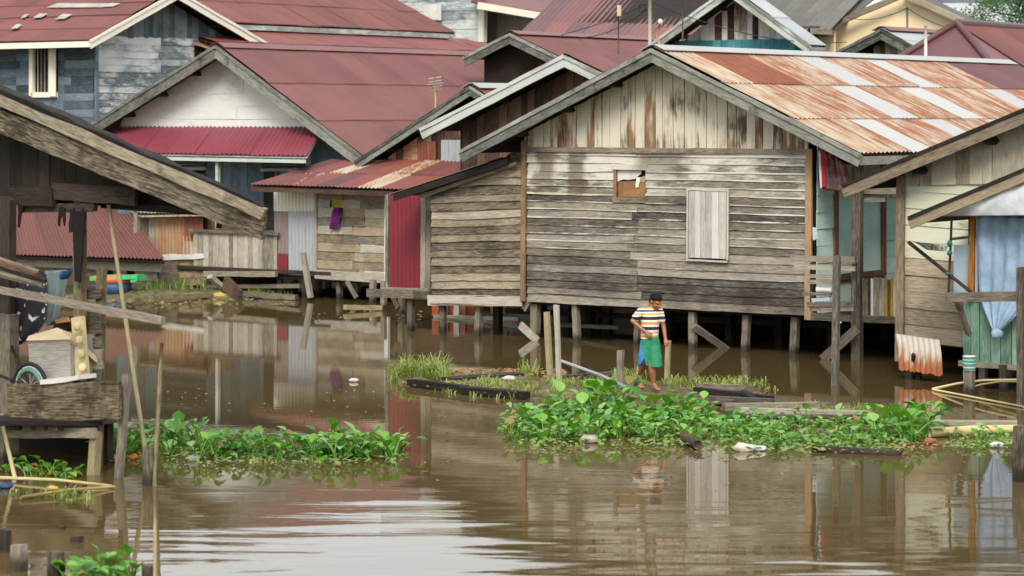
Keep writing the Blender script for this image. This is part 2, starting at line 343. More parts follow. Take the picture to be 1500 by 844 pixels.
def panel(name, quad, th, mat, parent=None, n=None, shrink=False):
    q = [Vector(p) for p in quad]; c = sum(q, Vector()) / len(q)
    nn = (q[1] - q[0]).cross(q[-1] - q[0]).normalized()
    if n is not None and nn.dot(Vector(n)) < 0: nn = -nn
    L, Mw = basis(q[0], q[1], nn); Mw = Matrix.Translation(c - Mw.translation) @ Mw; inv = Mw.inverted()
    k = len(q); vs_ = [inv @ p for p in q] + [inv @ (p - nn * th) for p in q]
    fs = [tuple(range(k)), tuple(reversed(range(k, 2 * k)))] + [(i, k + i, k + (i + 1) % k, (i + 1) % k) for i in range(k)]
    me = mk(name, vs_, fs); bm = bmesh.new(); bm.from_mesh(me); bmesh.ops.recalc_face_normals(bm, faces=bm.faces); bm.to_mesh(me); bm.free()
    return link(name, me, mat, Mw, parent)
def box(name, c, sx, sy, sz, mat, parent=None, rz=0.0, bev=.0):
    bm = bmesh.new(); bmesh.ops.create_cube(bm, size=1)
    for v_ in bm.verts: v_.co = Vector((v_.co.x * sx, v_.co.y * sy, v_.co.z * sz))
    if bev: bmesh.ops.bevel(bm, geom=bm.edges[:], offset=bev, segments=2, affect='EDGES')
    me = bpy.data.meshes.new(name); bm.to_mesh(me); bm.free()
    return link(name, me, mat, Matrix.Translation(c) @ Matrix.Rotation(rz, 4, 'Z'), parent)
def sheet(name, p, a, b, mat, parent=None, pitch=.11, amp=.016, n=None, ny=3, sag=.0, top=None, rag=.0):
    """corrugated sheet: corner p, across a, along the corrugation b"""
    p, a, b = Vector(p), Vector(a), Vector(b)
    La, Lb = a.length, b.length; X = a / La
    Zv = a.cross(b).normalized(); n = Vector(n) if n is not None else ZUP
    if Zv.dot(n) < 0: Zv = -Zv
    Y = Zv.cross(X); inv = Matrix(((X.x, Y.x, Zv.x), (X.y, Y.y, Zv.y), (X.z, Y.z, Zv.z)))
    Mw = inv.to_4x4(); Mw.translation = p
    bl = inv.transposed() @ b
    nx = max(4, int(La / pitch * 5)); vs_, fs = [], []
    sk = R.uniform(-1, 1)
    for j in range(ny + 1):
        f = j / ny
        for i in range(nx + 1):
            x = La * i / nx
            g = f if top is None else top(x / La) + (1 - top(x / La)) * f
            rg = rag * (math.sin(i * 1.7 + sk * 5) + math.sin(i * .6)) * .5 if j == ny else 0
            vs_.append((x + bl.x * g, bl.y * (g + rg / max(Lb, .1)), amp * math.sin(x / pitch * 2 * math.pi) + sag * math.sin(f * math.pi) * sk + amp * .4 * sk * f))
    for j in range(ny):
        for i in range(nx): q = j * (nx + 1) + i; fs.append((q, q + 1, q + nx + 2, q + nx + 1))
    return link(name, mk(name, vs_, fs, True), mat, Mw, parent)
def roof_sheets(parent, p, a, b, cols, rows, fn, pitch=.11, amp=.016, overlap=.08, lift=.03):
    p, a, b = Vector(p), Vector(a), Vector(b)
    n = a.cross(b).normalized(); n = n if n.z > 0 else -n
    for j in range(rows):
        for i in range(cols):
            q = p + a * (i / cols) + b * (j / rows) + n * (lift + .018 * (rows - 1 - j) + .004 * (i % 2) + R.uniform(-.003, .003))
            bb = b / rows * (1 + (overlap if j < rows - 1 else R.uniform(-.005, .02)))
            sheet('roof_sheet', q, a / cols * 1.03, bb, fn(i, j), parent, pitch, amp, n, 2, .006)
def gable(root, fr, pL, pr, pR, zL, zr, zR, q0, q1, barge, bw=.2, deck=None, side='R', cols=10, rows=3, fn=None, cap=None, under=None, pitch=.11, other=None, fascia=True):
    """pitched roof with its ridge along q; returns (left deck, right deck)"""
    deck = deck or M['darkwood']; out = []
    for sd_, (pe, ze) in (('L', (pL, zL)), ('R', (pR, zR))):
        A, B, C, D = fr(pr, q0, zr), fr(pe, q0, ze), fr(pe, q1, ze), fr(pr, q1, zr)
        d = panel('roof', [A, B, C, D], .05, deck, root, n=ZUP); out.append(d)
        f = fn if sd_ in side else other
        if f: roof_sheets(d, A, D - A, B - A, cols, rows, f, pitch)
        elif f is None:
            for k in range(2): pass
        dn = ZUP * -.5 * bw
        n = -fr.e2
        X1 = (B - A).normalized()
        plank('barge_board', A + dn + n * .03, B + dn + n * .03 + X1 * .04, bw, .035, barge, d, n=n, seg=8, jit=.006)
        plank('barge_trim', A + n * .06 + ZUP * .0, B + n * .06 + X1 * .06, .07, .03, barge, d, n=n, seg=8, jit=.006)
        for k in range(1, 4):                                   # purlin ends under the overhang
            f_ = k / 4; e = A.lerp(B, f_) + ZUP * -.13
            plank('purlin', e + fr.e2 * .03, e + fr.e2 * 1.2, .1, .06, M['darkwood'], d, n=X1)
        if fascia and pe == pR: plank('eave_board', B + ZUP * -.1 + X1 * .01, C + ZUP * -.1 + X1 * .01, .14, .03, barge, d, n=fr.e1, seg=4, jit=.004)
    if cap:
        A, D = fr(pr, q0 - .02, zr), fr(pr, q1, zr)
        for sg, (pe, ze) in ((-1, (pL, zL)), (1, (pR, zR))):
            dr = (fr(pe, q0, ze) - fr(pr, q0, zr)).normalized(); nn = dr.cross(fr.e2); nn = nn if nn.z > 0 else -nn
            plank('ridge_cap', A + dr * .11 + nn * .105, D + dr * .11 + nn * .105, .24, .012, cap, root, n=nn, seg=6, jit=.005)
    return out
def siding(root, name, P, n, a0, a1, z0, z1, h, mat, holes=(), joints=(), top=None, tilt=0.0, th=.028, seg=5, jit=.004, bow=.004, jj=.25, gap=.0, skip=()):
    """horizontal boards; P(a, z) -> world; holes = (a, a, z, z)"""
    rows = int(round((z1 - z0) / h)); hh = (z1 - z0) / rows
    for r in range(rows):
        zc = z0 + (r + .5) * hh
        A0, A1 = a0 + R.uniform(-.012, .012), a1 + R.uniform(-.012, .012)
        if top:
            pts = [A0 + (A1 - A0) * k / 120 for k in range(121)]
            lo_ = [x for x in pts if top(x) > zc - hh * .5]; hi_ = [x for x in pts if top(x) > zc + hh * .5]
            if not lo_: continue
            L0, L1 = lo_[0], lo_[-1]; H0, H1 = (hi_[0], hi_[-1]) if hi_ else ((L0 + L1) / 2 - .01, (L0 + L1) / 2 + .01)
            A0, A1 = (L0 + H0) / 2, (L1 + H1) / 2
            if A1 - A0 < .1: continue
            ske = (A0, A1, (L0 - A0, H0 - A0), (L1 - A1, H1 - A1))
        cuts = [(A0, A1)]
        for (h0, h1, y0, y1) in holes:
            if zc + hh * .3 > y0 and zc - hh * .3 < y1:
                nc = []
                for c0, c1 in cuts:
                    if h0 > c0: nc.append((c0, min(h0, c1)))
                    if h1 < c1: nc.append((max(h1, c0), c1))
                cuts = [c for c in nc if c[1] - c[0] > .03]
        for j in joints:
            jx = j + R.uniform(-jj, jj) * (R.random() < .35)
            nc = []
            for c0, c1 in cuts: nc += [(c0, jx - .004), (jx + .004, c1)] if c0 + .15 < jx < c1 - .15 else [(c0, c1)]
            cuts = nc
        for c0, c1 in cuts:
            if (r, 0) in skip: continue
            dz0, dz1 = R.uniform(-.007, .007), R.uniform(-.007, .007)
            m = (a0 + a1) / 2; sk0 = ske[2] if top and c0 == ske[0] else (0, 0); sk1 = ske[3] if top and c1 == ske[1] else (0, 0)
            p0 = P(c0, zc + (c0 - m) * tilt + dz0) + n * (.012 + R.uniform(0, .018)); p1 = P(c1, zc + (c1 - m) * tilt + dz1) + n * (.012 + R.uniform(0, .018))
            plank(name, p0, p1, hh * 1.1 - gap, th, mat(R) if callable(mat) else mat, root, n=n, seg=seg, jit=jit, wedge=th * .62, bow=R.uniform(0, bow), k0=sk0, k1=sk1)
def vboards(root, name, P, n, a0, a1, zb, zt, wd, mat, th=.022, gap=.006, jit=.0025, rag=.02, holes=()):
    a = a0
    while a < a1 - .03:
        ww = min(wd * R.uniform(.75, 1.25), a1 - a); c = a + ww / 2
        b_ = (zb(c) if callable(zb) else zb) + R.uniform(-rag, rag)
        t_ = zt(c) if callable(zt) else zt; ks = (zt(a + ww) - t_, zt(a) - t_) if callable(zt) else (0, 0)
        if t_ - b_ > .08:
            plank(name, P(c, b_) + n * R.uniform(0, .014), P(c + R.uniform(-.008, .008), t_) + n * R.uniform(0, .014), ww - gap, th, mat(R) if callable(mat) else mat, root, n=n, seg=2, jit=jit, k1=ks)
        a += ww
def PT(t): return lambda s, z: G(s, t, z)
def PS(s): return lambda t, z: G(s, t, z)
# ================================================================== SETTING
def gridmesh(name, x0, x1, y0, y1, nx, ny, zf, mat, kind='structure', smooth=True, parent=None):
    vs_, fs = [], []
    for j in range(ny + 1):
        for i in range(nx + 1):
            x = x0 + (x1 - x0) * i / nx; y = y0 + (y1 - y0) * j / ny; vs_.append((x, y, zf(x, y)))
    for j in range(ny):
        for i in range(nx): q = j * (nx + 1) + i; fs.append((q, q + 1, q + nx + 2, q + nx + 1))
    o = link(name, mk(name, vs_, fs, smooth), mat, Matrix.Identity(4), parent)
    if kind: o['kind'] = kind
    return o
def hsh(x, y, k=0): return math.sin(x * 12.9898 + y * 78.233 + k * 37.7) * .5 + math.sin(x * 3.1 + y * 5.3 + k) * .5
gridmesh('river_bed', -900, 900, -400, 1500, 8, 8, lambda x, y: -.9, M['mud'])
gridmesh('water', -400, 400, -60, 240, 4, 4, lambda x, y: 0.0, M['water'])
def inland(x, y):
    t = (x - OX) * VX + (y - OY) * VY; s = (x - OX) * UX + (y - OY) * UY
    f = min(1, max(0, (t - 13) / 5)); return -.4 + .95 * f * f * (3 - 2 * f) + .05 * hsh(x * .3, y * .3)
gridmesh('land', -110, 90, 40, 260, 100, 110, inland, M['mud'])
# ================================================================== MAIN HOUSE (big weathered gable over the water)
A = house('stilt_house', 'large weathered grey plank house with rusty striped roof behind the walking boy', 3, 0)
ZR, ZE = 5.2, 3.43; SR, SL, SE = 3.12, -.95, 7.12
roofz = lambda s: ZR - (ZR - ZE) * abs(s - SR) / (SR - SL if s < SR else SE - SR)
rows = ['CDDRRZRRZRRRMMMM', 'CRRRZRRZRRRZRRMM', 'CRZRRZRRZRRRRRMM']
mm = {'C': M['rustlight'], 'D': M['rustdark'], 'R': M['rust'], 'Z': M['zinc'], 'M': M['maroondark']}
gable(A, FR, SL, SR, SE, ZE, ZR, ZE, -.62, 14, M['barge'], .2, cols=16, rows=3, fn=lambda i, j: mm[rows[j][i]], cap=M['ridge'], pitch=.15, other=lambda i, j: mm[R.choice('RRZM')] if i < 16 else None)
aw = panel('wall', [G(0, .04, .72), G(5.87, .04, .72), G(5.87, .04, 3.52), G(SR, .04, roofz(SR) - .08), G(0, .04, 3.52)], .05, M['darkwood'], A, n=NV)
siding(aw, 'siding_board', PT(0), NV, 0.05, 5.82, .7, 3.5, .14, M['facade'], holes=[(1.92, 2.6, 2.62, 3.13)], joints=(2.43,), seg=8, jit=.007, bow=.014, th=.042)
vboards(aw, 'gable_board', PT(-.03), NV, -.0, 5.86, 3.47, lambda s: roofz(s) - .1, .19, M['gable'], rag=.03, gap=.013, th=.03)
plank('ledge_board', G(0, -.05, 3.46), G(5.9, -.05, 3.46), .09, .05, M['grey'], A, seg=8, jit=.006)
plank('corner_board', G(-.02, -.06, .7), G(.01, -.06, 3.62), .1, .05, M['trim'], A, seg=4, jit=.004)
plank('corner_board', G(5.86, -.06, .62), G(5.88, -.06, 3.5), .12, .05, M['trim'], A, seg=4, jit=.004)
panel('wall', [G(5.85, 0, .7), G(5.85, 13, .7), G(5.85, 13, 3.7), G(5.85, 0, 3.7)], .04, M['darkwood'], A, n=U)
panel('wall', [G(0, 13, .7), G(5.85, 13, .7), G(5.85, 13, 3.7), G(SR, 13, 5.0), G(0, 13, 3.7)], .05, M['darkwood'], A, n=V)
panel('wall', [G(-2.1, .1, .7), G(-2.1, 13, .7), G(-2.1, 13, 2.6), G(-2.1, .1, 2.6)], .05, M['darkwood'], A, n=-U)
panel('floor', [G(-2.1, .05, .72), G(5.86, .05, .72), G(5.86, 13, .72), G(-2.1, 13, .72)], .08, M['black'], A, n=ZUP)  # coloured black to paint in the dark under the house
M['chestpatch'] = plain('grey_patch', (160, 150, 134), .85, .2, 5)
# broken window: recessed frame, torn paper and a brown ply patch
wn = panel('window', [G(1.94, .036, 2.62), G(2.6, .036, 2.62), G(2.6, .036, 3.13), G(1.94, .036, 3.13)], .02, M['black'], A, n=NV)
panel('ply_patch', [G(1.98, .03, 2.63), G(2.59, .03, 2.63), G(2.59, .03, 2.92), G(1.98, .03, 2.9)], .01, M['ply'], wn, n=NV)
panel('ply_patch', [G(2.4, .022, 2.9), G(2.59, .022, 2.9), G(2.59, .022, 3.02), G(2.4, .022, 2.96)], .008, M['chestpatch'], wn, n=NV)
for (a_, b_, z0, z1) in ((1.98, 2.1, 2.9, 2.94), (2.1, 2.22, 2.94, 2.93), (2.22, 2.34, 2.93, 2.95), (2.34, 2.48, 2.95, 3.05)): panel('torn_paper', [G(a_, .016, z0), G(b_, .016, z1), G(b_, .016, 3.12 - (b_ - 1.98) * .04), G(a_, .016, 3.12 - (a_ - 1.98) * .04)], .006, M['paper'], wn, n=NV)
panel('torn_paper', [G(2.36, .008, 2.8), G(2.42, .008, 2.8), G(2.47, .008, 2.98), G(2.38, .008, 2.98)], .006, M['bargecream'], wn, n=NV)
plank('window_frame', G(1.95, -.01, 2.6), G(1.95, -.01, 3.15), .05, .05, M['trim'], wn)
plank('window_frame', G(1.9, -.025, 3.165), G(2.63, -.025, 3.16), .1, .05, M['facade'], wn, seg=3, jit=.004)
plank('window_frame', G(1.9, -.02, 2.575), G(2.63, -.02, 2.58), .1, .05, M['facade_ext'], wn, seg=3, jit=.004)
plank('window_frame', G(2.6, -.005, 2.6), G(2.6, -.005, 3.15), .03, .04, M['grey_pale'], wn)
# closed shutter of vertical planks
sh = panel('shutter', [G(3.5, -.05, 1.57), G(4.3, -.05, 1.57), G(4.3, -.05, 2.78), G(3.5, -.05, 2.78)], .02, M['darkwood'], A, n=NV)
M['shut'] = wood('shutter_planks', (150, 146, 136), (182, 178, 168), (198, 194, 184), (206, 203, 194), .45, mold=.08, streak=True)
vboards(sh, 'shutter_plank', PT(-.075), NV, 3.52, 4.28, 1.6, 2.76, .13, M['shut'], gap=.003, rag=.004)
plank('shutter_rail', G(3.48, -.08, 2.79), G(4.32, -.08, 2.78), .035, .045, M['shut'], sh); plank('shutter_rail', G(3.47, -.08, 1.56), G(4.3, -.08, 1.55), .03, .045, M['shut'], sh)
plank('shutter_rail', G(3.49, -.085, 1.58), G(3.5, -.085, 2.77), .03, .03, M['shut'], sh); plank('shutter_rail', G(4.3, -.085, 1.58), G(4.31, -.085, 2.77), .03, .03, M['shut'], sh)
# left lean-to wall, its skewed boards and its dark roof edge
extop = lambda s: 2.62 + (s + 2.15) * .372
ew = panel('wall', [G(-2.15, .04, .66), G(-.02, .04, .7), G(-.02, .04, 3.4), G(-2.15, .04, 2.6)], .05, M['darkwood'], A, n=NV)
siding(ew, 'siding_board', PT(-.01), NV, -2.12, -.06, .6, 3.35, .145, M['facade_ext'], top=extop, tilt=.045, jit=.01, bow=.016, th=.05, seg=6)
plank('siding_board', G(-2.2, -.04, .62), G(-.05, -.04, .7), .2, .03, M['grey_pale'], ew, seg=5, jit=.008)
ld = panel('roof', [G(-2.8, -.3, 2.6), G(-.3, -.3, 3.28), G(-.3, 8, 3.28), G(-2.8, 8, 2.6)], .04, M['darkwood'], A, n=ZUP)
roof_sheets(ld, G(-.3, -.32, 3.28), V * 8, G(-2.85, -.32, 2.58) - G(-.3, -.32, 3.28), 9, 1, lambda i, j: M['maroondark'], .11)
plank('barge_board', G(-2.8, -.3, 2.53), G(-.2, -.3, 3.24), .1, .04, M['darkwood'], ld, seg=5, jit=.01)
plank('barge_board', G(-2.3, -.16, 2.56), G(-.1, -.16, 3.2), .07, .04, M['grey'], ld, seg=5, jit=.01)
# red corrugated door beside the lean-to
dr = panel('door', [G(-3.74, .85, .75), G(-2.98, .85, .76), G(-2.98, .85, 2.56), G(-3.74, .85, 2.54)], .02, M['darkwood'], A, n=NV)
sheet('door_sheet', G(-3.76, .8, 2.57), G(-2.97, .8, 2.57) - G(-3.76, .8, 2.57), Vector((0, 0, -1.84)), M['redsheet'], dr, .1, .016, NV)
plank('door_post', G(-2.9, .75, .7), G(-2.88, .75, 2.66), .12, .06, M['grey_pale'], A, seg=3, jit=.005); plank('door_post', G(-3.82, .8, .7), G(-3.81, .8, 2.55), .07, .05, M['grey_pale'], A)
plank('door_post', G(-2.74, .7, .7), G(-2.72, .7, 2.7), .1, .05, M['grey'], A, seg=3, jit=.005)
for k, (x0, x1, y) in enumerate(((538, 606, 429), (585, 630, 431), (560, 628, 427))):
    plank('landing_plank', T(x0, y, .3 + .2 * k), T(x1, y + 2, .1 + .2 * k), .16, .05, M['grey'], A, n=NV, jit=.006)
for x, y in ((602, 485), (588, 462), (562, 455)): post('stilt', Zp(x, y), .62, .1, M['stilt'], A)
plank('brace', W(575, 434, 50.5), W(584, 452, 50.3), .1, .04, M['grey'], A)
# stilts in rows under the floor
for s in (-1.95, -1.15, .08, 1.1, 2.25, 3.5, 4.45, 5.5): post('stilt', G(s + R.uniform(-.06, .06), .12, 0), .74, R.uniform(.09, .135), M['stilt'], A, lean=(R.uniform(-.07, .07), 0))
for t in (1.8, 3.6, 5.6, 8, 10.5):
    for s in (-1.9, -.7, .5, 1.7, 3.0, 4.2, 5.4): post('stilt', G(s + R.uniform(-.25, .25), t + R.uniform(-.3, .3), 0), .74, .13, M['darkwood'], A, seg=1)  # inner rows in darker wood, shade under the floor put into the colour
plank('brace', T(1016, 478, .0), T(1066, 513, .6), .12, .05, M['grey'], A); plank('brace', T(762, 476, -.1), T(788, 500, -.2), .14, .04, M['grey_pale'], A)
plank('brace', G(-.1, .1, .55), G(.05, .05, .72), .15, .1, M['grey'], A)
for k in range(14): plank('light_block_board', G(-2.1 + k * .76, 7.5 + R.uniform(0, .05), .3), G(-1.36 + k * .76, 7.5, .3 + R.uniform(-.02, .02)), .95, .05, M['darkwood'], A)  # added plank screen that blocks back light under the house
for t in (2.2, 4.5): plank('tie_beam', G(-2, t, .3), G(5.6, t, .34), .1, .06, M['darkwood'], A)
plank('tie_beam', T(640, 468, 3), T(905, 480, 1.2), .07, .07, M['grey'], A)
# porch down the right side: mint wall, brown-framed mint door
pw_ = panel('side_wall', [G(5.9, .05, .7), G(5.9, 9, .7), G(5.9, 9, 3.6), G(5.9, .05, 3.6)], .03, M['darkwood'], A, n=U)
siding(pw_, 'siding_board', PS(5.93), U, .08, 6, .72, 3.6, .3, M['mint'], holes=[(.75, 2.5, .7, 3.28)], th=.02, seg=2, jit=.002, bow=0)
dd = panel('porch_door', [G(5.94, .75, 1.3), G(5.94, 2.5, 1.3), G(5.94, 2.5, 3.25), G(5.94, .75, 3.25)], .02, M['mintdoor'], A, n=U)
for t0, t1, z0, z1 in ((.72, .72, 1.25, 3.3), (2.5, 2.5, 1.25, 3.3), (1.62, 1.62, 1.3, 3.25)): plank('door_frame', G(5.97, t0, z0), G(5.97, t1, z1), .13 if t0 != 1.62 else .05, .05, M['frame'] if t0 != 1.62 else M['mintdoor'], dd, n=U)
plank('door_frame', G(5.975, .7, 1.3), G(5.975, 2.55, 1.3), .1, .05, M['frame'], dd, n=U); plank('door_frame', G(5.975, .7, 3.28), G(5.975, 2.55, 3.28), .1, .05, M['frame'], dd, n=U)
panel('wall', [G(5.94, .75, .72), G(5.94, 2.5, .72), G(5.94, 2.5, 1.24), G(5.94, .75, 1.24)], .02, M['mint'], A, n=U)
nt_ = panel('notice', [G(5.99, 2.78, 2.62), G(5.99, 3.02, 2.62), G(5.99, 3.02, 2.98), G(5.99, 2.78, 2.98)], .006, M['paper'], A, n=U)
M['print'] = plain('red_print', (168, 62, 50), .8, .2, 9)
panel('print', [G(5.998, 2.82, 2.82), G(5.998, 2.98, 2.82), G(5.998, 2.98, 2.95), G(5.998, 2.82, 2.95)], .003, M['print'], nt_, n=U); panel('print', [G(5.998, 2.84, 2.68), G(5.998, 2.95, 2.68), G(5.998, 2.95, 2.76), G(5.998, 2.84, 2.76)], .003, M['ply'], nt_, n=U)
panel('porch_floor', [G(5.87, -.02, .72), G(8.45, -.02, .72), G(8.45, 9, .72), G(5.87, 9, .72)], .05, M['black'], A, n=ZUP)
plank('edge_beam', G(5.9, -.05, .68), G(8.44, -.05, .7), .12, .05, M['grey'], A, seg=4, jit=.006)
plank('porch_post', G(6.8, -.1, -.5), G(6.82, -.1, 3.42), .16, .13, M['grey'], A, seg=5, jit=.006)
plank('header', G(6.7, -.0, 2.82), G(8.4, 0, 2.84), .12, .06, M['grey'], A, seg=3, jit=.006)
plank('header', G(6.85, .06, 2.7), G(7.25, .06, 2.7), .13, .04, M['grey_pale'], A)
for s, t in ((7.7, .1), (6.8, 2.4), (6.8, 4.8), (7.7, 2.5)): post('stilt', G(s, t, 0), .72, .13, M['stilt'], A)
cols_ = [M['grey'], M['grey_pale'], M['brown'], M['white'], M['r1v'], M['grey'], M['r1v'], M['grey_pale'], M['yellow'], M['grey'], M['yellow'], M['white'], M['grey_pale'], M['grey']]
for k, mt in enumerate(cols_): plank('railing_board', G(6.91 + k * .052, -.06, .74), G(6.91 + k * .052, -.06, 1.38 + R.uniform(-.03, .03)), .046, .02, mt, A, jit=.002)
plank('brace', T(1205, 527, -.35), T(1256, 482, -.35), .16, .05, M['grey'], A, seg=3, jit=.006)
# plank rack in front of the porch corner
rk = thing('plank_rack', 'rack of old planks on a tall leaning post by the porch corner', 'rack', Zp(1225, 556), 0)
plank('upright', Zp(1223, 590, -.25), W(1226, 376, 40.0), .105, .08, M['grey'], rk, seg=5, jit=.006)
for (x0, y0, x1, y1, wd, mt) in ((1158, 378, 1253, 381, .1, 'grey'), (1164, 391, 1253, 394, .08, 'grey_pale'), (1182, 404, 1222, 406, .06, 'grey'), (1184, 413, 1220, 414, .07, 'grey'), (1176, 430, 1218, 431, .06, 'grey_pale'), (1196, 423, 1218, 424, .05, 'white'), (1183, 446, 1252, 445, .08, 'grey'), (1190, 440, 1216, 438, .06, 'ltblue')):
    plank('plank', T(x0, y0, -1.2), T(x1, y1, -1.2), wd, .05, M[mt], rk, seg=3, jit=.006)
plank('bracket', T(1190, 455, -1.0), T(1190, 385, -1.0), .06, .06, M['grey'], rk); plank('bracket', T(1252, 455, -1.0), T(1252, 385, -1.0), .06, .06, M['grey'], rk)
plank('plank', T(1190, 452, -1.15), T(1253, 452, -1.15), .12, .08, M['grey'], rk, n=ZUP)
# ================================================================== SHACK E with the patched wall
E_ = house('patched_shack', 'low shack with patched plank wall, cream tin corner and purple cloth in its opening', -9.4, 5.9, 'shack')
panel('wall', [G(-11, 5.95, .5), G(-7.6, 5.95, .46), G(-7.6, 5.95, 2.5), G(-11, 5.95, 2.5)], .05, M['darkwood'], E_, n=NV)
panel('wall', [G(-11, 5.95, .5), G(-11, 10, .5), G(-11, 10, 2.5), G(-11, 5.95, 2.5)], .05, M['darkwood'], E_, n=-U)
panel('wall', [G(-7.6, 5.95, .5), G(-7.6, 9, .5), G(-7.6, 9, 2.6), G(-7.6, 5.95, 2.5)], .05, M['grey'], E_, n=U)
panel('floor', [G(-11, 5.9, .5), G(-7.6, 5.9, .46), G(-7.6, 10, .46), G(-11, 10, .5)], .08, M['darkwood'], E_, n=ZUP)
sheet('wall_sheet', G(-11.02, 5.88, 2.46), U * 1.22, ZUP * -.53, M['creamsheet'], E_, .1, .015, NV)
M['sheetmix'] = metal('half_painted_sheet', (128, 132, 132), (118, 104, 96), (150, 82, 48), .42, .55, dirt=.3)
sheet('wall_sheet', G(-11.02, 5.9, 1.95), U * .46, ZUP * -1.44, M['sheetmix'], E_, .1, .012, NV)
sheet('wall_sheet', G(-10.58, 5.87, 1.96), U * .82, ZUP * -1.45, M['zincgrey'], E_, .1, .014, NV)
sheet('wall_sheet', G(-11.0, 5.86, .98), U * .42, ZUP * -.46, M['redsheet'], E_, .1, .012, NV)
pm = lambda r: r.choice([M['patch'], M['patch'], M['patch'], M['grey_pale']])
siding(E_, 'patch_plank', PT(5.88), NV, -9.74, -7.82, .5, 2.42, .2, pm, holes=[(-9.37, -9.07, 2.0, 2.25)], joints=(-9.0, -8.4), jj=.5, th=.03, seg=3, jit=.01, gap=.012)
plank('sill_board', G(-9.76, 5.82, .56), G(-7.75, 5.82, .53), .2, .03, M['grey_pale'], E_, seg=4, jit=.006)
plank('corner_post', G(-7.72, 5.8, .3), G(-7.72, 5.8, 2.4), .1, .08, M['white'], E_); plank('corner_post', G(-9.75, 5.84, .5), G(-9.75, 5.84, 2.4), .06, .05, M['grey_pale'], E_)
M['lime'] = plain('lime_cloth', (168, 156, 40), .8, .3, 8)
panel('curtain', [G(-9.36, 5.9, 2.02), G(-9.08, 5.9, 2.0), G(-9.08, 5.9, 2.24), G(-9.36, 5.9, 2.24)], .01, M['lime'], E_, n=NV)
for k, (x, y) in enumerate(((412, 434), (446, 437), (466, 432), (499, 439), (526, 436), (545, 444), (480, 428), (430, 428))): post('stilt', Zp(x, y), .5, .11, M['stilt'], E_, lean=(R.uniform(-.06, .06), 0))
plank('prop', W(455, 436, 57.2), W(444, 370, 57.2), .13, .08, M['grey_pale'], E_, seg=2, jit=.01)
plank('brace', W(508, 412, 57), W(522, 436, 57), .09, .05, M['grey'], E_)
er = panel('roof', [G(-11.1, 5.2, 2.5), G(-5.0, 5.2, 2.44), G(-4.6, 6.5, 3.04), G(-9.9, 6.5, 3.02)], .04, M['darkwood'], E_, n=ZUP)
es = [M['maroon2'], M['maroonpatch'], M['maroon2'], M['maroondark'], M['maroonC'], M['rustlight'], M['maroonC'], M['rustdark'], M['rust'], M['maroon2']]
for i in range(10):
    e0 = G(-11.1, 5.15, 2.55).lerp(G(-5, 5.15, 2.49), i / 10); e1 = G(-11.1, 5.15, 2.55).lerp(G(-5, 5.15, 2.49), (i + 1) / 10)
    f0 = G(-9.9, 6.5, 3.08).lerp(G(-4.6, 6.5, 3.1), i / 10)
    for j in range(2): sheet('roof_sheet', e0.lerp(f0, j * .48) + ZUP * (.012 * j + .004 * (i % 2)), (e1 - e0) * (1.02 - .07 * j), (f0 - e0) * .54, es[(i + j * 3) % 10] if j else es[i], er, .11, .014, None, 2, .01)
plank('eave_board', G(-11.1, 5.2, 2.44), G(-5, 5.2, 2.38), .1, .04, M['brown'], er, seg=4, jit=.006)
def cloth(name, rows_, mat, parent=None, fold=.02, nf=6, sub=12, th=.008, seed=0, smooth=True):
    """cloth hung through rows of (left point, right point), with folds pushed towards the viewer"""
    rr = random.Random(seed); ph = rr.uniform(0, 6); c = sum((a + b for a, b in rows_), Vector()) / (2 * len(rows_))
    vs_, fs = [], []
    for j, (a, b) in enumerate(rows_):
        for i in range(sub + 1):
            f = i / sub; d = math.sin(f * nf * 6.28 + ph + j * .25) * fold + math.sin(f * nf * 2.3 + j) * fold * .6
            vs_.append(a.lerp(b, f) + NV * d - c)
    for j in range(len(rows_) - 1):
        for i in range(sub): q = j * (sub + 1) + i; fs.append((q, q + 1, q + sub + 2, q + sub + 1))
    o = link(name, mk(name, vs_, fs, smooth), mat, Matrix.Translation(c), parent)
    so = o.modifiers.new('solid', 'SOLIDIFY'); so.thickness = th; sb = o.modifiers.new('sub', 'SUBSURF'); sb.levels = sb.render_levels = 1
    return o
M['purple'] = plain('purple_cloth', (120, 36, 116), .85, .6, 7, c2=(56, 22, 66))
tag(cloth('cloth', [(T(489, 303, 5.78), T(500, 304, 5.78)), (T(485, 313, 5.75), T(500, 314, 5.75)), (T(484, 325, 5.75), T(497, 326, 5.75)), (T(482, 336, 5.75), T(497, 335, 5.75))], M['purple'], None, .03, 2, 8), 'purple patterned cloth hanging out of the shack opening', 'cloth')
# ================================================================== HOUSE B, white gable with red awning
B = house('house', 'white gabled house with maroon roof and red corrugated awning', -13.2, 7)
BL, BR_, BE = -17.4, -13.18, -8.85
bz = lambda s: 5.68 - (5.68 - 3.75) * (BR_ - s) / (BR_ - BL) if s < BR_ else 5.68 - (5.68 - 3.15) * (s - BR_) / (BE - BR_)
mar = lambda i, j: M['maroon']
gable(B, FR, BL, BR_, BE, 3.75, 5.68, 3.15, 6.4, 19, M['barge'], .26, cols=14, rows=3, fn=mar, cap=M['maroon'], other=mar)
bw = panel('wall', [G(-17, 7.05, .6), G(-9.3, 7.05, .6), G(-9.3, 7.05, 3.3), G(BR_, 7.05, 5.6), G(-17, 7.05, 3.8)], .06, M['steelblue'], B, n=NV)
siding(bw, 'siding_board', PT(7.02), NV, -16.9, -9.4, 3.72, 5.5, .3, M['white'], top=lambda s: bz(s) - .02, joints=(-12.9,), th=.02, seg=3, jit=.002, bow=.001)
vboards(bw, 'wall_board', PT(7.0), NV, -16.9, -9.4, .62, lambda s: min(3.7, bz(s) - .12), .26, M['steelblue'], rag=.005)
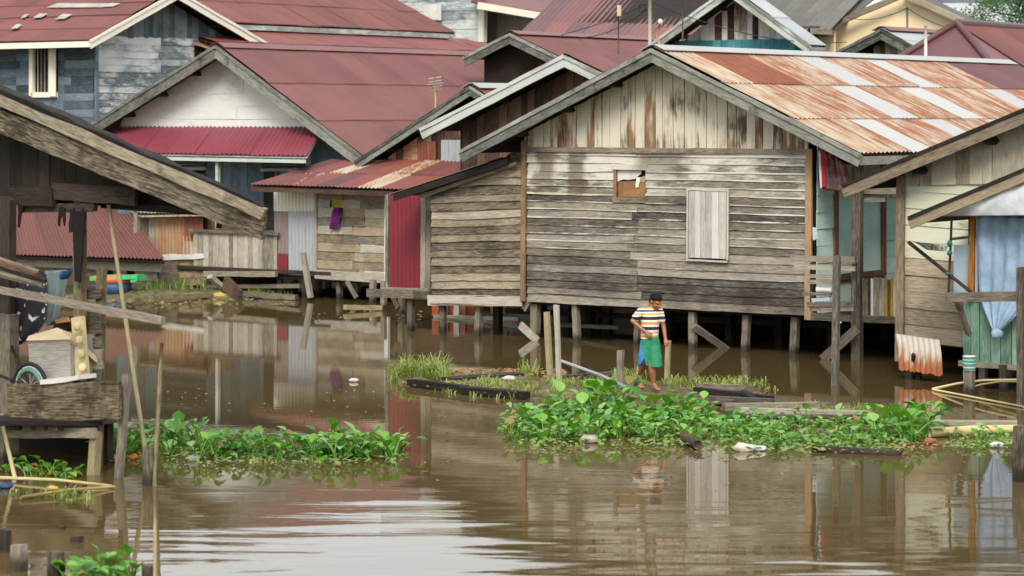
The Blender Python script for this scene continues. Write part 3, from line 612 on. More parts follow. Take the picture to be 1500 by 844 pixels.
panel('wall', [G(-9.3, 7, .6), G(-9.3, 18, .6), G(-9.3, 18, 3.3), G(-9.3, 7, 3.3)], .06, M['steelblue'], B, n=U)
panel('wall', [G(-17, 18, .6), G(-9.3, 18, .6), G(-9.3, 18, 3.3), G(BR_, 18, 5.5), G(-17, 18, 3.8)], .06, M['steelblue'], B, n=V)
panel('floor', [G(-17, 5.8, .62), G(-9.3, 5.8, .62), G(-9.3, 18, .62), G(-17, 18, .62)], .08, M['darkwood'], B, n=ZUP)
aw_ = panel('awning', [G(-17.1, 6.98, 3.78), G(-10.5, 6.98, 3.78), G(-9.9, 5.7, 3.14), G(-16.2, 5.7, 3.18)], .02, M['bargepale'], B, n=ZUP)
for i in range(8):
    b0 = G(-17.1, 6.98, 3.8).lerp(G(-10.5, 6.98, 3.8), i / 8); f0 = G(-16.6, 5.68, 3.2).lerp(G(-9.9, 5.68, 3.16), i / 8)
    sheet('awning_sheet', b0 + ZUP * (.02 + .005 * (i % 2)), U * .86, f0 - b0, M['awning'], aw_, .14, .02)
plank('eave_board', G(-16.6, 5.72, 3.1), G(-9.95, 5.72, 3.06), .08, .03, M['bargepale'], aw_)
for x, y0, y1, t in ((319, 226, 335, 5.85), (452, 229, 330, 6.6)): plank('awning_post', T(x, y1, t), T(x, y0, t), .08, .08, M['bargepale'], B)
for x0, x1, y0, y1 in ((236, 300, 231, 247), (238, 300, 250, 300), (384, 448, 231, 249)):
    f = panel('window', [T(x0, y1, 6.96), T(x1, y1, 6.96), T(x1, y0, 6.96), T(x0, y0, 6.96)], .02, M['black'], B, n=NV)
    for k in range(4): plank('slat', T(x0, y0 + (k + .5) * (y1 - y0) / 4, 6.93), T(x1, y0 + (k + .5) * (y1 - y0) / 4, 6.93), .04, .02, M['steelblue'], f)
    plank('sill', T(x0 - 2, y1, 6.92), T(x1 + 2, y1, 6.92), .06, .05, M['bargepale'], f)
f = panel('door', [T(386, 335, 6.94), T(404, 335, 6.94), T(404, 250, 6.94), T(386, 250, 6.94)], .02, M['darkwood'], B, n=NV)
for x in (385, 405): plank('door_frame', T(x, 336, 6.92), T(x, 250, 6.92), .07, .04, M['steelblue'], f)
fb = panel('balustrade', [G(-13.4, 5.92, .62), G(-10.9, 5.92, .62), G(-10.9, 5.92, 1.4), G(-13.4, 5.92, 1.4)], .02, M['darkwood'], B, n=NV)
vboards(fb, 'fence_board', PT(5.86), NV, -13.4, -10.9, .58, 1.44, .16, M['grey_pale'])
plank('rail', G(-13.5, 5.8, 1.44), G(-10.8, 5.8, 1.42), .06, .07, M['grey'], fb)
plank('deck_beam', T(300, 401, 5.7), T(405, 402, 5.7), .12, .1, M['grey'], B, seg=3, jit=.01); plank('deck_beam', T(300, 420, 5.9), T(440, 419, 5.9), .09, .1, M['stilt'], B)
for x in (305, 340, 378, 400): post('stilt', Zp(x, 424), .6, .13, M['stilt'], B)
# television aerial
an = thing('television_aerial', 'thin pale aerial with crossbars standing on the maroon roof', 'aerial', W(638, 156, 60), 0)
pole('mast', [W(638, 158, 60), W(637, 112, 60)], .022, .016, M['bamboo_y'], an)
for k, (y, h) in enumerate(((114, 9), (119, 9), (123, 11), (127, 10), (132, 9))): plank('element', W(637 - h, y + 1.5, 60 + .1 * k), W(637 + h, y - 1.5, 60 - .1 * k), .018, .018, M['zinc'], an)
# ================================================================== HOUSES F and G between B and the main house
Fh = house('house', 'small dark gable with thin grey barge board tucked behind the patched shack roof', -6, 6.6)
gable(Fh, FR, -8.85, -5.75, -2.6, 3.06, 4.68, 3.06, 6.2, 12, M['barge'], .16, cols=6, rows=2, fn=lambda i, j: M['maroon2'], cap=M['ridge'], other=lambda i, j: M['maroon2'])
fz = lambda s: 4.6 - abs(s + 5.75) * .525
fw = panel('wall', [G(-8.4, 6.62, .6), G(-3, 6.62, .6), G(-3, 6.62, 3.1), G(-5.75, 6.62, 4.5), G(-8.4, 6.62, 3.1)], .05, M['brown'], Fh, n=NV)
vboards(fw, 'wall_board', PT(6.58), NV, -8.3, -3.2, 2.6, lambda s: fz(s) - .1, .2, lambda r: r.choice([M['brown'], M['grey'], M['rustwall'], M['trim']]))
sheet('wall_sheet', T(612, 207, 6.5), U * .5, ZUP * -.5, M['rustdark'], fw, .08, .01, NV); sheet('wall_sheet', T(646, 205, 6.48), U * .62, ZUP * -.6, M['zincgrey'], fw, .1, .012, NV)
Gh = house('house', 'dark brown boarded gable with pale barge boards beside the main house', -2, 4.5)
gable(Gh, FR, -5.36, -1.83, .6, 3.8, 5.25, 4.25, 4.0, 11, M['bargepale'], .2, cols=6, rows=3, fn=mar, other=mar)
gz = lambda s: 5.25 - abs(s + 1.83) * .411
gw = panel('wall', [G(-4.9, 4.65, .6), G(.5, 4.65, .6), G(.5, 4.65, 4.1), G(-1.83, 4.65, 5.05), G(-4.9, 4.65, 3.8)], .05, M['darkwood'], Gh, n=NV)
vboards(gw, 'wall_board', PT(4.6), NV, -4.8, .4, 2.4, lambda s: gz(s) - .15, .18, M['brown'])
# ================================================================== HOUSE C, two-storey blue-grey house, top left
C = thing('house', 'tall blue grey plank house with barred cream window and patchy maroon roof', 'house', G(-22, 12, 0), -GA)
gable(C, FC, 9.76, 13.05, 17.05, 6.02, 7.42, 5.98, 20.55, 34, M['bargecream'], .2, side='L', cols=12, rows=4, fn=lambda i, j: R.choice([M['maroonC'], M['maroonC'], M['maroon2']]), other=lambda i, j: M['maroon'])
cA, cE = FC(13.05, 20.55, 7.42), FC(9.76, 20.55, 6.02); cn = (cE - cA).cross(-U); cn = (cn if cn.z > 0 else -cn).normalized()
def croof(x, y):                                  # point of the front slope seen at (x, y)
    k = Vector(((x - 750) / FPX, 1, -(y - HZ) / FPX)); o_ = Vector((0, 0, CAMH)); return o_ + k * ((cA - o_).dot(cn) / k.dot(cn)) + cn * .12
for (x0, y0, x1, y1, dx) in ((70, 17, 152, 11, 16), (152, 16, 166, 11, 12), (82, 34, 96, 27, 12), (50, 32, 62, 26, 10), (32, 32, 38, 27, 7), (18, 48, 27, 42, 8)):
    panel('roof_patch', [croof(x0, y0), croof(x1, y0 - .5), croof(x1 + dx, y1), croof(x0 + dx, y1 - .5)], .01, M['patchc'], C, n=cn)
plank('eave_board', FC(9.72, 20.5, 5.93), FC(9.72, 34, 5.93), .15, .03, M['bargecream'], C, n=-V, seg=4, jit=.004)
cz = lambda t: 7.42 - abs(t - 13.05) * .41
cw = panel('wall', [FC(10.55, 21.15, .4), FC(16.4, 21.15, .4), FC(16.4, 21.15, 6.1), FC(13.05, 21.15, 7.3), FC(10.55, 21.15, 6.3)], .05, M['darkwood'], C, n=U)
PC = lambda t, z: FC(t, 21.1, z)
siding(cw, 'siding_board', PC, U, 10.56, 16.3, 3.4, 6.18, .19, M['bluegrey_l'], joints=(13,), th=.022, seg=3)
vboards(cw, 'gable_board', PC, U, 10.56, 16.3, 6.16, lambda t: cz(t) - .1, .22, M['bluegrey_g'])
cl = panel('wall', [G(-21.12, 10.57, .4), G(-32, 10.57, .4), G(-32, 10.57, 6.2), G(-21.12, 10.57, 6.2)], .05, M['darkwood'], C, n=NV)
cs0 = s_of(T(49, 65, 10.5)); cs1 = s_of(T(85, 137, 10.5)); 
siding(cl, 'siding_board', PT(10.52), NV, -28, -21.13, 3.2, 6.2, .21, M['bluegrey'], holes=[(cs0, cs1, 4.66, 6.0)], joints=(-24, -22.2), th=.022, seg=3)
cwn = panel('window', [G(cs0, 10.56, 4.68), G(cs1, 10.56, 4.68), G(cs1, 10.56, 6.0), G(cs0, 10.56, 6.0)], .02, M['black'], C, n=NV)
for p0, p1 in ((G(cs0, 10.45, 4.64), G(cs1, 10.45, 4.64)), (G(cs0, 10.45, 6.02), G(cs1, 10.45, 6.02)), (G(cs0, 10.45, 4.6), G(cs0, 10.45, 6.06))): plank('window_frame', p0, p1, .14, .1, M['bargecream'], cwn)
for k in range(5): plank('bar', G(cs0 + .15 + k * .13, 10.52, 4.66), G(cs0 + .15 + k * .13, 10.52, 6.0), .03, .03, M['grey_pale'], cwn)
plank('shutter', G(cs1 - .07, 10.36, 4.6), G(cs1 - .07, 10.36, 6.04), .2, .04, M['bargecream'], cwn, n=NV + U * .5)
plank('corner_board', FC(10.53, 21.06, 3.2), FC(10.53, 21.06, 6.1), .1, .06, M['bluegrey'], C, n=U)
nz_ = panel('lean_to_roof', [FC(14.2, 21.0, 6.1), FC(16.8, 21.0, 5.95), FC(16.8, 20.2, 5.6), FC(14.7, 20.2, 5.75)], .04, M['rustwall'], C, n=ZUP)
panel('opening', [FC(14.3, 21.04, 5.2), FC(16.2, 21.04, 5.2), FC(16.2, 21.04, 5.95), FC(14.3, 21.04, 6.0)], .01, M['black'], C, n=U)
for t in (14.4, 15, 15.6): plank('lattice', FC(t, 20.98, 5.2), FC(t + .1, 20.98, 5.95), .05, .03, M['brown'], C, n=U)
# ================================================================== BACKGROUND ROWS
D = house('house', 'long maroon sheet roof with lower second roof strip behind the white gable', -23, 22)
gable(D, FR, -28, -25.2, -22, 6.75, 8.15, 6.72, 14, 27.6, M['bargepale'], .2, cols=14, rows=2, fn=lambda i, j: M['maroon2'], other=lambda i, j: M['maroon2'])
panel('wall', [G(-22.4, 14, .4), G(-22.4, 27.4, .4), G(-22.4, 27.4, 6.8), G(-22.4, 14, 6.8)], .05, M['grey'], D, n=U)
lr = panel('lower_roof', [G(-22.3, 14.5, 6.5), G(-20.4, 14.5, 6.05), G(-20.4, 28.5, 6.0), G(-22.3, 28.5, 6.5)], .04, M['darkwood'], D, n=ZUP)
roof_sheets(lr, G(-22.3, 14.5, 6.53), V * 14, G(-20.4, 14.5, 6.08) - G(-22.3, 14.5, 6.53), 14, 1, lambda i, j: M['maroonC'])
plank('eave_board', G(-20.38, 14.5, 5.98), G(-20.38, 28.5, 5.93), .12, .03, M['bargepale'], lr, n=U)
panel('wall', [G(-20.8, 14.5, .4), G(-20.8, 28, .4), G(-20.8, 28, 6.1), G(-20.8, 14.5, 6.1)], .05, M['darkwood'], D, n=U)
panel('wall', [G(-28, 27.3, .4), G(-20.8, 27.3, .4), G(-20.8, 27.3, 6.1), G(-25.2, 27.3, 8), G(-28, 27.3, 6.5)], .05, M['grey'], D, n=V)
Q = house('house', 'grey blue clapboard house wall with white corner post and red roof edge', -22, 31)
qw = panel('wall', [T(560, 90, 31), T(712, 90, 31), T(712, -60, 31), T(560, -60, 31)], .1, M['darkwood'], Q, n=NV)
q0, q1 = s_of(T(560, 0, 31)), s_of(T(707, 0, 31))
siding(qw, 'siding_board', PT(30.9), NV, q0, q1, 4.8, 9.5, .32, M['bluegrey_l'], th=.03, seg=2)
plank('corner_post', T(706, 85, 30.7), T(708, 8, 30.7), .22, .2, M['bargecream'], Q)
panel('patch', [T(622, 28, 30.75), T(646, 30, 30.75), T(646, 5, 30.75), T(620, 8, 30.75)], .02, M['paper'], Q, n=NV)
q2 = panel('roof', [T(690, 2, 30), T(800, 18, 30), T(830, -30, 36), T(720, -40, 36)], .06, M['maroon2'], Q, n=ZUP)
plank('eave_board', T(700, 8, 29.95), T(795, 24, 29.95), .22, .04, M['bargecream'], q2)
qs = panel('wall', [T(710, 90, 32), T(800, 90, 32), T(800, 10, 32), T(710, 10, 32)], .1, M['grey'], Q, n=NV)
vboards(qs, 'wall_board', PT(31.9), NV, s_of(T(712, 0, 32)), s_of(T(798, 0, 32)), 5, 8, .3, M['grey_pale'])
H_ = house('house', 'small gable with maroon roof and weathered barge boards behind the dark brown gable', -10, 14)
gable(H_, FR, -11.6, -10.23, -7.2, 5.55, 6.1, 4.85, 14, 20.5, M['barge'], .22, cols=8, rows=2, fn=mar, cap=M['maroon'], other=mar)
panel('wall', [G(-11.4, 14.5, .5), G(-7.6, 14.5, .5), G(-7.6, 14.5, 4.9), G(-10.23, 14.5, 5.95), G(-11.4, 14.5, 5.5)], .06, M['darkwood'], H_, n=NV)
panel('wall', [G(-7.6, 14.5, .5), G(-7.6, 20, .5), G(-7.6, 20, 5), G(-7.6, 14.5, 5)], .06, M['darkwood'], H_, n=U)
I_ = house('house', 'broad maroon front roof slope filling the background behind the aerials', -14, 24)
ir = panel('roof', [T(735, 80, 22.5), T(1030, 90, 22.5), T(1120, -45, 30), T(850, -40, 30)], .05, M['darkwood'], I_, n=ZUP)
ia, ib, ic = T(735, 80, 22.5), T(1030, 90, 22.5), T(850, -40, 30)
roof_sheets(ir, ia, ib - ia, ic - ia, 9, 3, lambda i, j: R.choice([M['maroon2'], M['maroonC'], M['maroondark']]), .18)
panel('wall', [G(-17, 24, .4), G(-7, 24, .4), G(-7, 24, 5.6), G(-17, 24, 5.6)], .05, M['darkwood'], I_, n=NV)
J = house('house', 'gable of dirty white vertical boards with teal strip below it', -6, 18.5)
gable(J, FR, -8.55, -6.2, -3.95, 5.9, 7.3, 5.82, 17.9, 18.75, M['bargepale'], .2, cols=1, rows=2, fn=lambda i, j: M['zincgrey'], other=lambda i, j: M['zincgrey'])
jz = lambda s: 7.3 - abs(s + 6.2) * .63
jw = panel('wall', [G(-8.2, 18.75, .5), G(-4.2, 18.75, .5), G(-4.2, 18.75, 5.95), G(-6.2, 18.75, 7.15), G(-8.2, 18.75, 5.95)], .05, M['darkwood'], J, n=NV)
vboards(jw, 'gable_board', PT(18.7), NV, -8.3, -4.2, 6.0, lambda s: jz(s) - .1, .19, lambda r: r.choice([M['whitedirty'], M['whitedirty'], M['white'], M['brown']]))
vboards(jw, 'teal_board', PT(18.66), NV, -8.9, -4.2, 4.2, 6.02, .2, M['teal'])
K = house('house', 'pale yellow plastered gable house with mossy grey roof', -8, 30)
kl, ka, kr = T(1165, 50, 30), T(1322, -8, 30), T(1430, 40, 30)
kw = panel('wall', [T(1215, 110, 30.4), T(1430, 110, 30.4), T(1428, 38, 30.4), T(1322, -6, 30.4), T(1212, 42, 30.4)], .1, M['yellowwall'], K, n=NV)
panel('wall', [T(1160, 110, 29.4), T(1222, 110, 29.4), T(1222, 46, 29.4), T(1160, 48, 29.4)], .1, M['yellowwall'], K, n=NV)
kd = panel('roof', [ka + ZUP * .1, kr + ZUP * .0, kr + V * 1.2, ka + V * 1.2 + ZUP * .1], .08, M['greytile'], K, n=ZUP)
plank('barge_board', ka, kr, .16, .12, M['bargenut'], kd, seg=6, jit=.02); plank('barge_board', ka, T(1200, 46, 30), .16, .12, M['bargenut'], kd, seg=6, jit=.02)
kg = panel('front_roof', [T(1085, 60, 27.5), T(1212, 50, 28.5), T(1330, -40, 36), T(1130, -50, 36)], .06, M['greytile'], K, n=ZUP)
k0, k1, k2 = T(1085, 58, 27.4), T(1215, 48, 28.4), T(1195, -48, 35.5)
roof_sheets(kg, k0, k1 - k0, k2 - k0, 6, 4, lambda i, j: M['greytile'], .25, .03)
plank('eave_board', T(1165, 47, 28.2), T(1216, 47, 28.2), .12, .3, M['bargenut'], kg, seg=6, jit=.02)
Lh = house('house', 'little gable with grey barge boards and dark boarded front above the white ridge', -2, 18)
gable(Lh, FR, -3.15, -1.9, -.75, 5.6, 6.15, 5.6, 17.8, 23, M['barge'], .22, cols=5, rows=2, fn=lambda i, j: M['zincgrey'], cap=M['maroon2'], other=lambda i, j: M['zincgrey'])
lw = panel('wall', [G(-3, 18.4, .5), G(-.9, 18.4, .5), G(-.9, 18.4, 5.6), G(-1.9, 18.4, 6.05), G(-3, 18.4, 5.6)], .05, M['darkwood'], Lh, n=NV)
vboards(lw, 'wall_board', PT(18.36), NV, -2.4, -1.2, 5, lambda s: 6.0 - abs(s + 1.9) * .44, .16, lambda r: r.choice([M['whitedirty'], M['brown'], M['whitedirty']]))
Mh = house('house', 'maroon hipped roof standing above the white ridge at the right edge', 3, 16)
ra, rb, rc, rd, re_ = T(1350, 95, 15.5), T(1413, 95, 14), T(1402, 36, 17), T(1560, 95, 14) + U * 3, T(1560, 40, 17) + V * 9
mh0 = G(.0, 15, 5.2); mh1 = G(1.5, 15, 5.2); mr0 = T(1402, 36, 18)
msr, mtr, mzr = s_of(mr0), t_of(mr0), mr0.z
e0, e1, e2_, r1 = G(msr - 1.3, mtr - 2.2, mzr - 1.35), G(msr + 2.2, mtr - 2.2, mzr - 1.35), G(msr + 2.2, mtr + 12, mzr - 1.35), G(msr, mtr + 12, mzr)
m1 = panel('roof', [e0, e1, mr0], .05, M['maroondark'], Mh, n=ZUP); m2 = panel('roof', [e1, e2_, r1, mr0], .05, M['maroon2'], Mh, n=ZUP)
for i in range(12): sheet('roof_sheet', mr0.lerp(r1, i / 12) + ZUP * .03, (r1 - mr0) / 12 * 1.02, (e1 - mr0).project(U) + ZUP * -1.35, M['maroon2'], m2, .12, .016)
pole('hip_cap', [mr0 + ZUP * .05, e1 + ZUP * .05], .09, .09, M['maroondark'], Mh, 6); pole('hip_cap', [mr0 + ZUP * .05, e0 + ZUP * .05], .08, .08, M['maroondark'], Mh, 6); pole('ridge_cap', [mr0 + ZUP * .04, r1 + ZUP * .04], .1, .1, M['maroondark'], Mh, 6)
panel('wall', [e0 + V * .5 + U * .3 - ZUP * .02, e1 + V * .5 - U * .3 - ZUP * .02, e1 + V * .5 - U * .3 - ZUP * 4.6, e0 + V * .5 + U * .3 - ZUP * 4.6], .1, M['steelblue'], Mh, n=NV)
panel('wall', [e1 + V * .5 - U * .3 - ZUP * .02, e2_ - U * .3 - ZUP * .02, e2_ - U * .3 - ZUP * 4.6, e1 + V * .5 - U * .3 - ZUP * 4.6], .1, M['steelblue'], Mh, n=U)
X = house('house', 'distant house under a white ribbed sheet roof at the top right', -6, 44)
xr0, xr1, xr2 = T(1350, 50, 42), T(1530, 50, 42), T(1375, 9, 46)
xr = panel('roof', [xr0, xr1, xr1 + xr2 - xr0, xr2], .06, M['whiteroof'], X, n=ZUP); roof_sheets(xr, xr0, xr1 - xr0, xr2 - xr0, 6, 1, lambda i, j: M['whiteroof'], .34, .03)
panel('wall', [xr0 + V, xr1 + V, xr1 + V - ZUP * 6, xr0 + V - ZUP * 6], .1, M['concrete'], X, n=NV)
Y_ = house('building', 'grey concrete building with wide windows behind the white sheet roof', -10, 60, 'building')
yw = panel('wall', [T(1300, 60, 58), T(1560, 60, 58), T(1560, -90, 58), T(1300, -90, 58)], .3, M['concrete'], Y_, n=NV)
for x0, x1 in ((1376, 1440), (1460, 1520)):
    for y0, y1 in ((-24, 6), (-70, -40)):
        f = panel('window', [T(x0, y1, 57.6), T(x1, y1, 57.6), T(x1, y0, 57.6), T(x0, y0, 57.6)], .1, M['glass'], Y_, n=NV)
        plank('sill', T(x0 - 2, y1 + 1, 57.5), T(x1 + 2, y1 + 1, 57.5), .12, .2, M['paper'], f)
# ================================================================== RIGHT: R1 pale house and R2 shack with curtain
R1 = house('house', 'pale peeling plank house at the right edge with boarded gable', 10, -1.75)
r1z = lambda s: 2.96 + (s - 7.78) * .39
rd_ = panel('roof', [G(7.72, -2.25, 2.94), G(13, -2.25, 5.0), G(13, 8, 5.0), G(7.72, 8, 2.94)], .05, M['darkwood'], R1, n=ZUP)
roof_sheets(rd_, G(13, -2.25, 5.0), V * 10, G(7.7, -2.25, 2.93) - G(13, -2.25, 5.0), 10, 3, lambda i, j: M['rust'])
panel('roof', [G(13, -2.25, 5.0), G(18.2, -2.25, 2.94), G(18.2, 8, 2.94), G(13, 8, 5.0)], .05, M['maroondark'], R1, n=ZUP)
plank('barge_board', G(7.7, -2.29, 2.86), G(13, -2.29, 4.9), .2, .04, M['bargenut'], rd_, seg=10, jit=.006)
plank('barge_trim', G(7.7, -2.32, 2.96), G(13, -2.32, 5.02), .05, .03, M['darkwood'], rd_, seg=10, jit=.005)
for s in (8.9, 10.1, 11.2): plank('purlin', G(s, -2.2, r1z(s) - .18), G(s, -1, r1z(s) - .18), .1, .08, M['darkwood'], rd_)
rw = panel('wall', [G(8.45, -1.7, .58), G(17, -1.7, .3), G(17, -1.7, 3.2), G(13, -1.7, 4.8), G(8.45, -1.7, 3.1)], .05, M['darkwood'], R1, n=NV)
siding(rw, 'siding_board', PT(-1.75), NV, 8.5, 14, .4, 3.02, .25, M['r1'], th=.03, seg=5, jit=.006, tilt=-.05, jj=.3, joints=(11,))
vboards(rw, 'gable_board', PT(-1.8), NV, 8.62, 14, lambda s: 2.98 + (s - 8.6) * .03, lambda s: r1z(s) - .08, .2, M['r1v'])
plank('corner_board', G(8.46, -1.83, .2), G(8.48, -1.83, 3.12), .14, .05, M['bargenut'], R1, seg=5, jit=.005)
panel('wall', [G(8.45, -1.7, .6), G(8.45, 7, .6), G(8.45, 7, 3.1), G(8.45, -1.7, 3.1)], .05, M['grey'], R1, n=-U)
panel('floor', [G(8.45, -1.7, .55), G(17, -1.7, .3), G(17, 7, .3), G(8.45, 7, .55)], .08, M['darkwood'], R1, n=ZUP)
for s, t in ((8.55, -1.6), (9.6, -1.6), (10.6, -1.6), (8.6, .5), (9.8, .6), (8.6, 2.5), (10.4, 2)): post('stilt', G(s, t, 0), .5, .13, M['stilt'], R1)
ts = thing('rusty_sheet', 'bent white corrugated sheet with rust streaks propped over the water', 'metal sheet', Zp(1340, 557), 0)
M['dripsheet'] = metal('drip_rust_sheet', (206, 200, 186), (198, 188, 168), (150, 84, 34), .46, .6, dirt=.1, soft=.2, drip=1.1)
sheet('panel', T(1312, 489, -2.6), T(1376, 498, -2.7) - T(1312, 489, -2.6), T(1311, 541, -2.65) - T(1312, 489, -2.6) + U * .06, M['dripsheet'], ts, .1, .016, NV, 3, .03, None, .02)
plank('prop', Zp(1338, 566, -.15), T(1338, 519, -2.75), .05, .05, M['darkwood'], ts)
post('prop', Zp(1346, 556), .45, .08, M['stilt'], ts)
R2 = house('shack', 'shack at the right edge with green boards, blue curtain and white tarpaulin', 11, -3.3, 'shack')
r2d = panel('roof', [G(9.72, -3.95, 2.5), G(13.5, -3.95, 4.0), G(13.5, 2, 4.0), G(9.72, -2.0, 2.5)], .04, M['darkwood'], R2, n=ZUP)
plank('barge_board', G(9.7, -3.98, 2.47), G(13.5, -3.98, 3.98), .17, .05, M['bargenut'], r2d, seg=8, jit=.007); plank('barge_trim', G(9.7, -4.01, 2.55), G(13.5, -4.01, 4.07), .05, .04, M['darkwood'], r2d, seg=6, jit=.006)
M['tarp'] = plain('white_tarpaulin', (200, 202, 206), .6, .25, 4, .3, .5)
cloth('tarpaulin', [(T(1440, 280, -3.9), T(1560, 236, -3.9)), (T(1420, 295, -3.95), T(1560, 262, -3.95)), (T(1392, 309, -3.95), T(1560, 290, -3.95)), (T(1372, 317, -3.8), T(1560, 318, -4.0))], M['tarp'], R2, .02, 4, 16)
gb = panel('wall', [G(10.25, -3.3, .42), G(13, -3.3, .35), G(13, -3.3, 1.3), G(10.25, -3.3, 1.3)], .03, M['darkwood'], R2, n=NV)
vboards(gb, 'wall_board', PT(-3.34), NV, 10.27, 13, .4, 1.3, .17, M['greenboard'], gap=.012)
plank('sill_beam', G(10.2, -3.34, .38), G(13, -3.34, .34), .08, .06, M['grey'], R2)
panel('interior', [G(10, -2.6, .4), G(13.4, -2.6, .4), G(13.4, -2.6, 3.2), G(10, -2.6, 2.6)], .04, M['black'], R2, n=NV)
panel('blue_panel', [T(1397, 437, -3.3), T(1424, 437, -3.3), T(1424, 358, -3.3), T(1397, 360, -3.3)], .02, M['ltblue'], R2, n=NV)
plank('door_post', T(1423, 440, -3.4), T(1426, 312, -3.4), .09, .08, M['orangepost'], R2, seg=3, jit=.003); plank('door_post', T(1431, 440, -3.38), T(1432, 312, -3.38), .04, .05, M['ltblue'], R2)
plank('shelf', T(1396, 350, -3.3), T(1424, 347, -3.3), .04, .2, M['grey'], R2)
M['curtain'] = plain('blue_curtain', (142, 164, 184), .85, .25, 5, .2, .5)
cloth('curtain', [(T(1432, 312, -3.5), T(1530, 318, -3.5)), (T(1432, 350, -3.52), T(1530, 355, -3.52)), (T(1433, 400, -3.52), T(1528, 400, -3.52)), (T(1434, 432, -3.5), T(1524, 432, -3.52)), (T(1438, 448, -3.54), T(1500, 448, -3.56)), (T(1448, 470, -3.6), T(1484, 468, -3.62)), (T(1456, 486, -3.62), T(1464, 486, -3.64))], M['curtain'], R2, .03, 5, 24)
def blob(name, c, rx, ry, rz_, mat, parent=None, k=.12, sub=2, seed=1):
    bm = bmesh.new(); bmesh.ops.create_icosphere(bm, subdivisions=sub, radius=1)
    rr = random.Random(seed)
    for v_ in bm.verts: f = 1 + rr.uniform(-k, k); v_.co = Vector((v_.co.x * rx * f, v_.co.y * ry * f, v_.co.z * rz_ * f))
    for f in bm.faces: f.smooth = True
    me = bpy.data.meshes.new(name); bm.to_mesh(me); bm.free()
    return link(name, me, mat, Matrix.Translation(c), parent)
blob('curtain_knot', T(1460, 489, -3.66), .09, .07, .08, M['curtain'], R2)
plank('outrigger_beam', T(1388, 436, -4.6), T(1500, 434, -5.0), .13, .12, M['grey'], R2, seg=4, jit=.006)
plank('strut', T(1402, 440, -4.5), T(1419, 490, -3.6), .08, .06, M['grey'], R2)
post('outrigger_post', Zp(1495, 596), 1.95, .09, M['grey'], R2, seg=5)
pole('downpipe', [T(1389, 440, -4.55), T(1391, 395, -4.4), T(1394, 322, -4.2)], .018, .018, M['darkwood'], R2, 6)
M['tealplastic'] = plain('teal_plastic', (28, 92, 92), .5, .2, 5)
for x, y, h in ((1388, 434, .07), (1391, 371, .04), (1391, 357, .05), (1389, 401, .03)): blob('pipe_joint', T(x, y, -4.5), .04, .04, h, M['tealplastic'], R2, .05)
plank('door_post', G(13, -3.36, -.4), G(13, -3.36, 3.7), .12, .1, M['grey'], R2, seg=4, jit=.005)
panel('side_wall', [G(13.05, -3.3, .35), G(13.05, 1, .35), G(13.05, 1, 3.6), G(13.05, -3.3, 3.7)], .05, M['greenboard'], R2, n=U)
for x, y in ((1440, 568), (1470, 574), (1482, 566)): post('stilt', Zp(x, y), .4, .1, M['stilt'], R2)
pole('leaning_pole', [T(1331, 355, -3.2), T(1425, 430, -3.6)], .03, .025, M['brown'], R2, 6)
M['printcloth'] = plain('white_dark_print', (210, 210, 208), .85, .3, 22, c2=(60, 62, 64))
tag(cloth('cloth', [(T(1333, 352, -3.3), T(1388, 360, -4.2)), (T(1346, 358, -3.35), T(1388, 365, -4.2)), (T(1358, 366, -3.4), T(1386, 369, -4.2))], M['printcloth'], None, .03, 2, 10), 'white cloth with dark print slung between the pole and the dark pipe', 'cloth')
bk = thing('bucket', 'white bucket with pale green bands on a post by the green boards', 'bucket', Zp(1420, 572), 0)
def lathe(name, prof, mat, c, parent=None, n=16, smooth=True):
    vs_, fs = [], []
    for r, z in prof:
        for k in range(n): vs_.append((r * math.cos(k * 6.28318 / n), r * math.sin(k * 6.28318 / n), z))
    for j in range(len(prof) - 1):
        for k in range(n): fs.append((j * n + k, j * n + (k + 1) % n, (j + 1) * n + (k + 1) % n, (j + 1) * n + k))
    fs.append(tuple(reversed(range(n)))); 
    return link(name, mk(name, vs_, fs, smooth), mat, Matrix.Translation(c), parent)
M['bucketw'] = plain('bucket_white', (214, 218, 216), .45, .1, 6); M['bucketg'] = plain('bucket_green', (120, 190, 172), .5, .1, 6)
bc = W(1420, 543, 37.8)
lathe('body', [(.07, 0), (.085, 0), (.095, .2), (.1, .2), (.1, .215), (.088, .215), (.08, .02)], M['bucketw'], bc, bk)
for z in (.03, .09, .14): lathe('band', [(.0885 + z * .045, z), (.092 + z * .045, z), (.092 + z * .047, z + .03), (.0885 + z * .047, z + .03)], M['bucketg'], bc, bk)
post('post', Vector((bc.x, bc.y, 0)), bc.z, .12, M['stilt'], bk)
for k, (a, b, r) in enumerate((((1366, 570), (1500, 556), .02), ((1412, 571), (1500, 559), .017), ((1368, 571), (1500, 596), .017))):
    p0, p1 = Zp(*a, .02), (W(b[0] + 20, b[1], 37) if k < 2 else Zp(*b, .02)); mid = p0.lerp(p1, .5) + ZUP * (.06 if k < 2 else 0)
    tag(pole('bamboo_pole', [p0, p0.lerp(p1, .25) + (mid - p0.lerp(p1, .5)) * .8, mid, p1], r, r * .8, M['bamboo_y'], None, 7), ('pale bamboo pole arching highest from the water to the right edge', 'thinner bamboo pole just under the arching one at right', 'bamboo pole lying on the water towards the right edge')[k], 'pole', 'bamboo poles beside the bucket')
tag(post('mooring_post', Zp(1497, 705), .62, .16, M['stilt'], None, seg=4), 'dark square post standing in the water at the right edge', 'post')
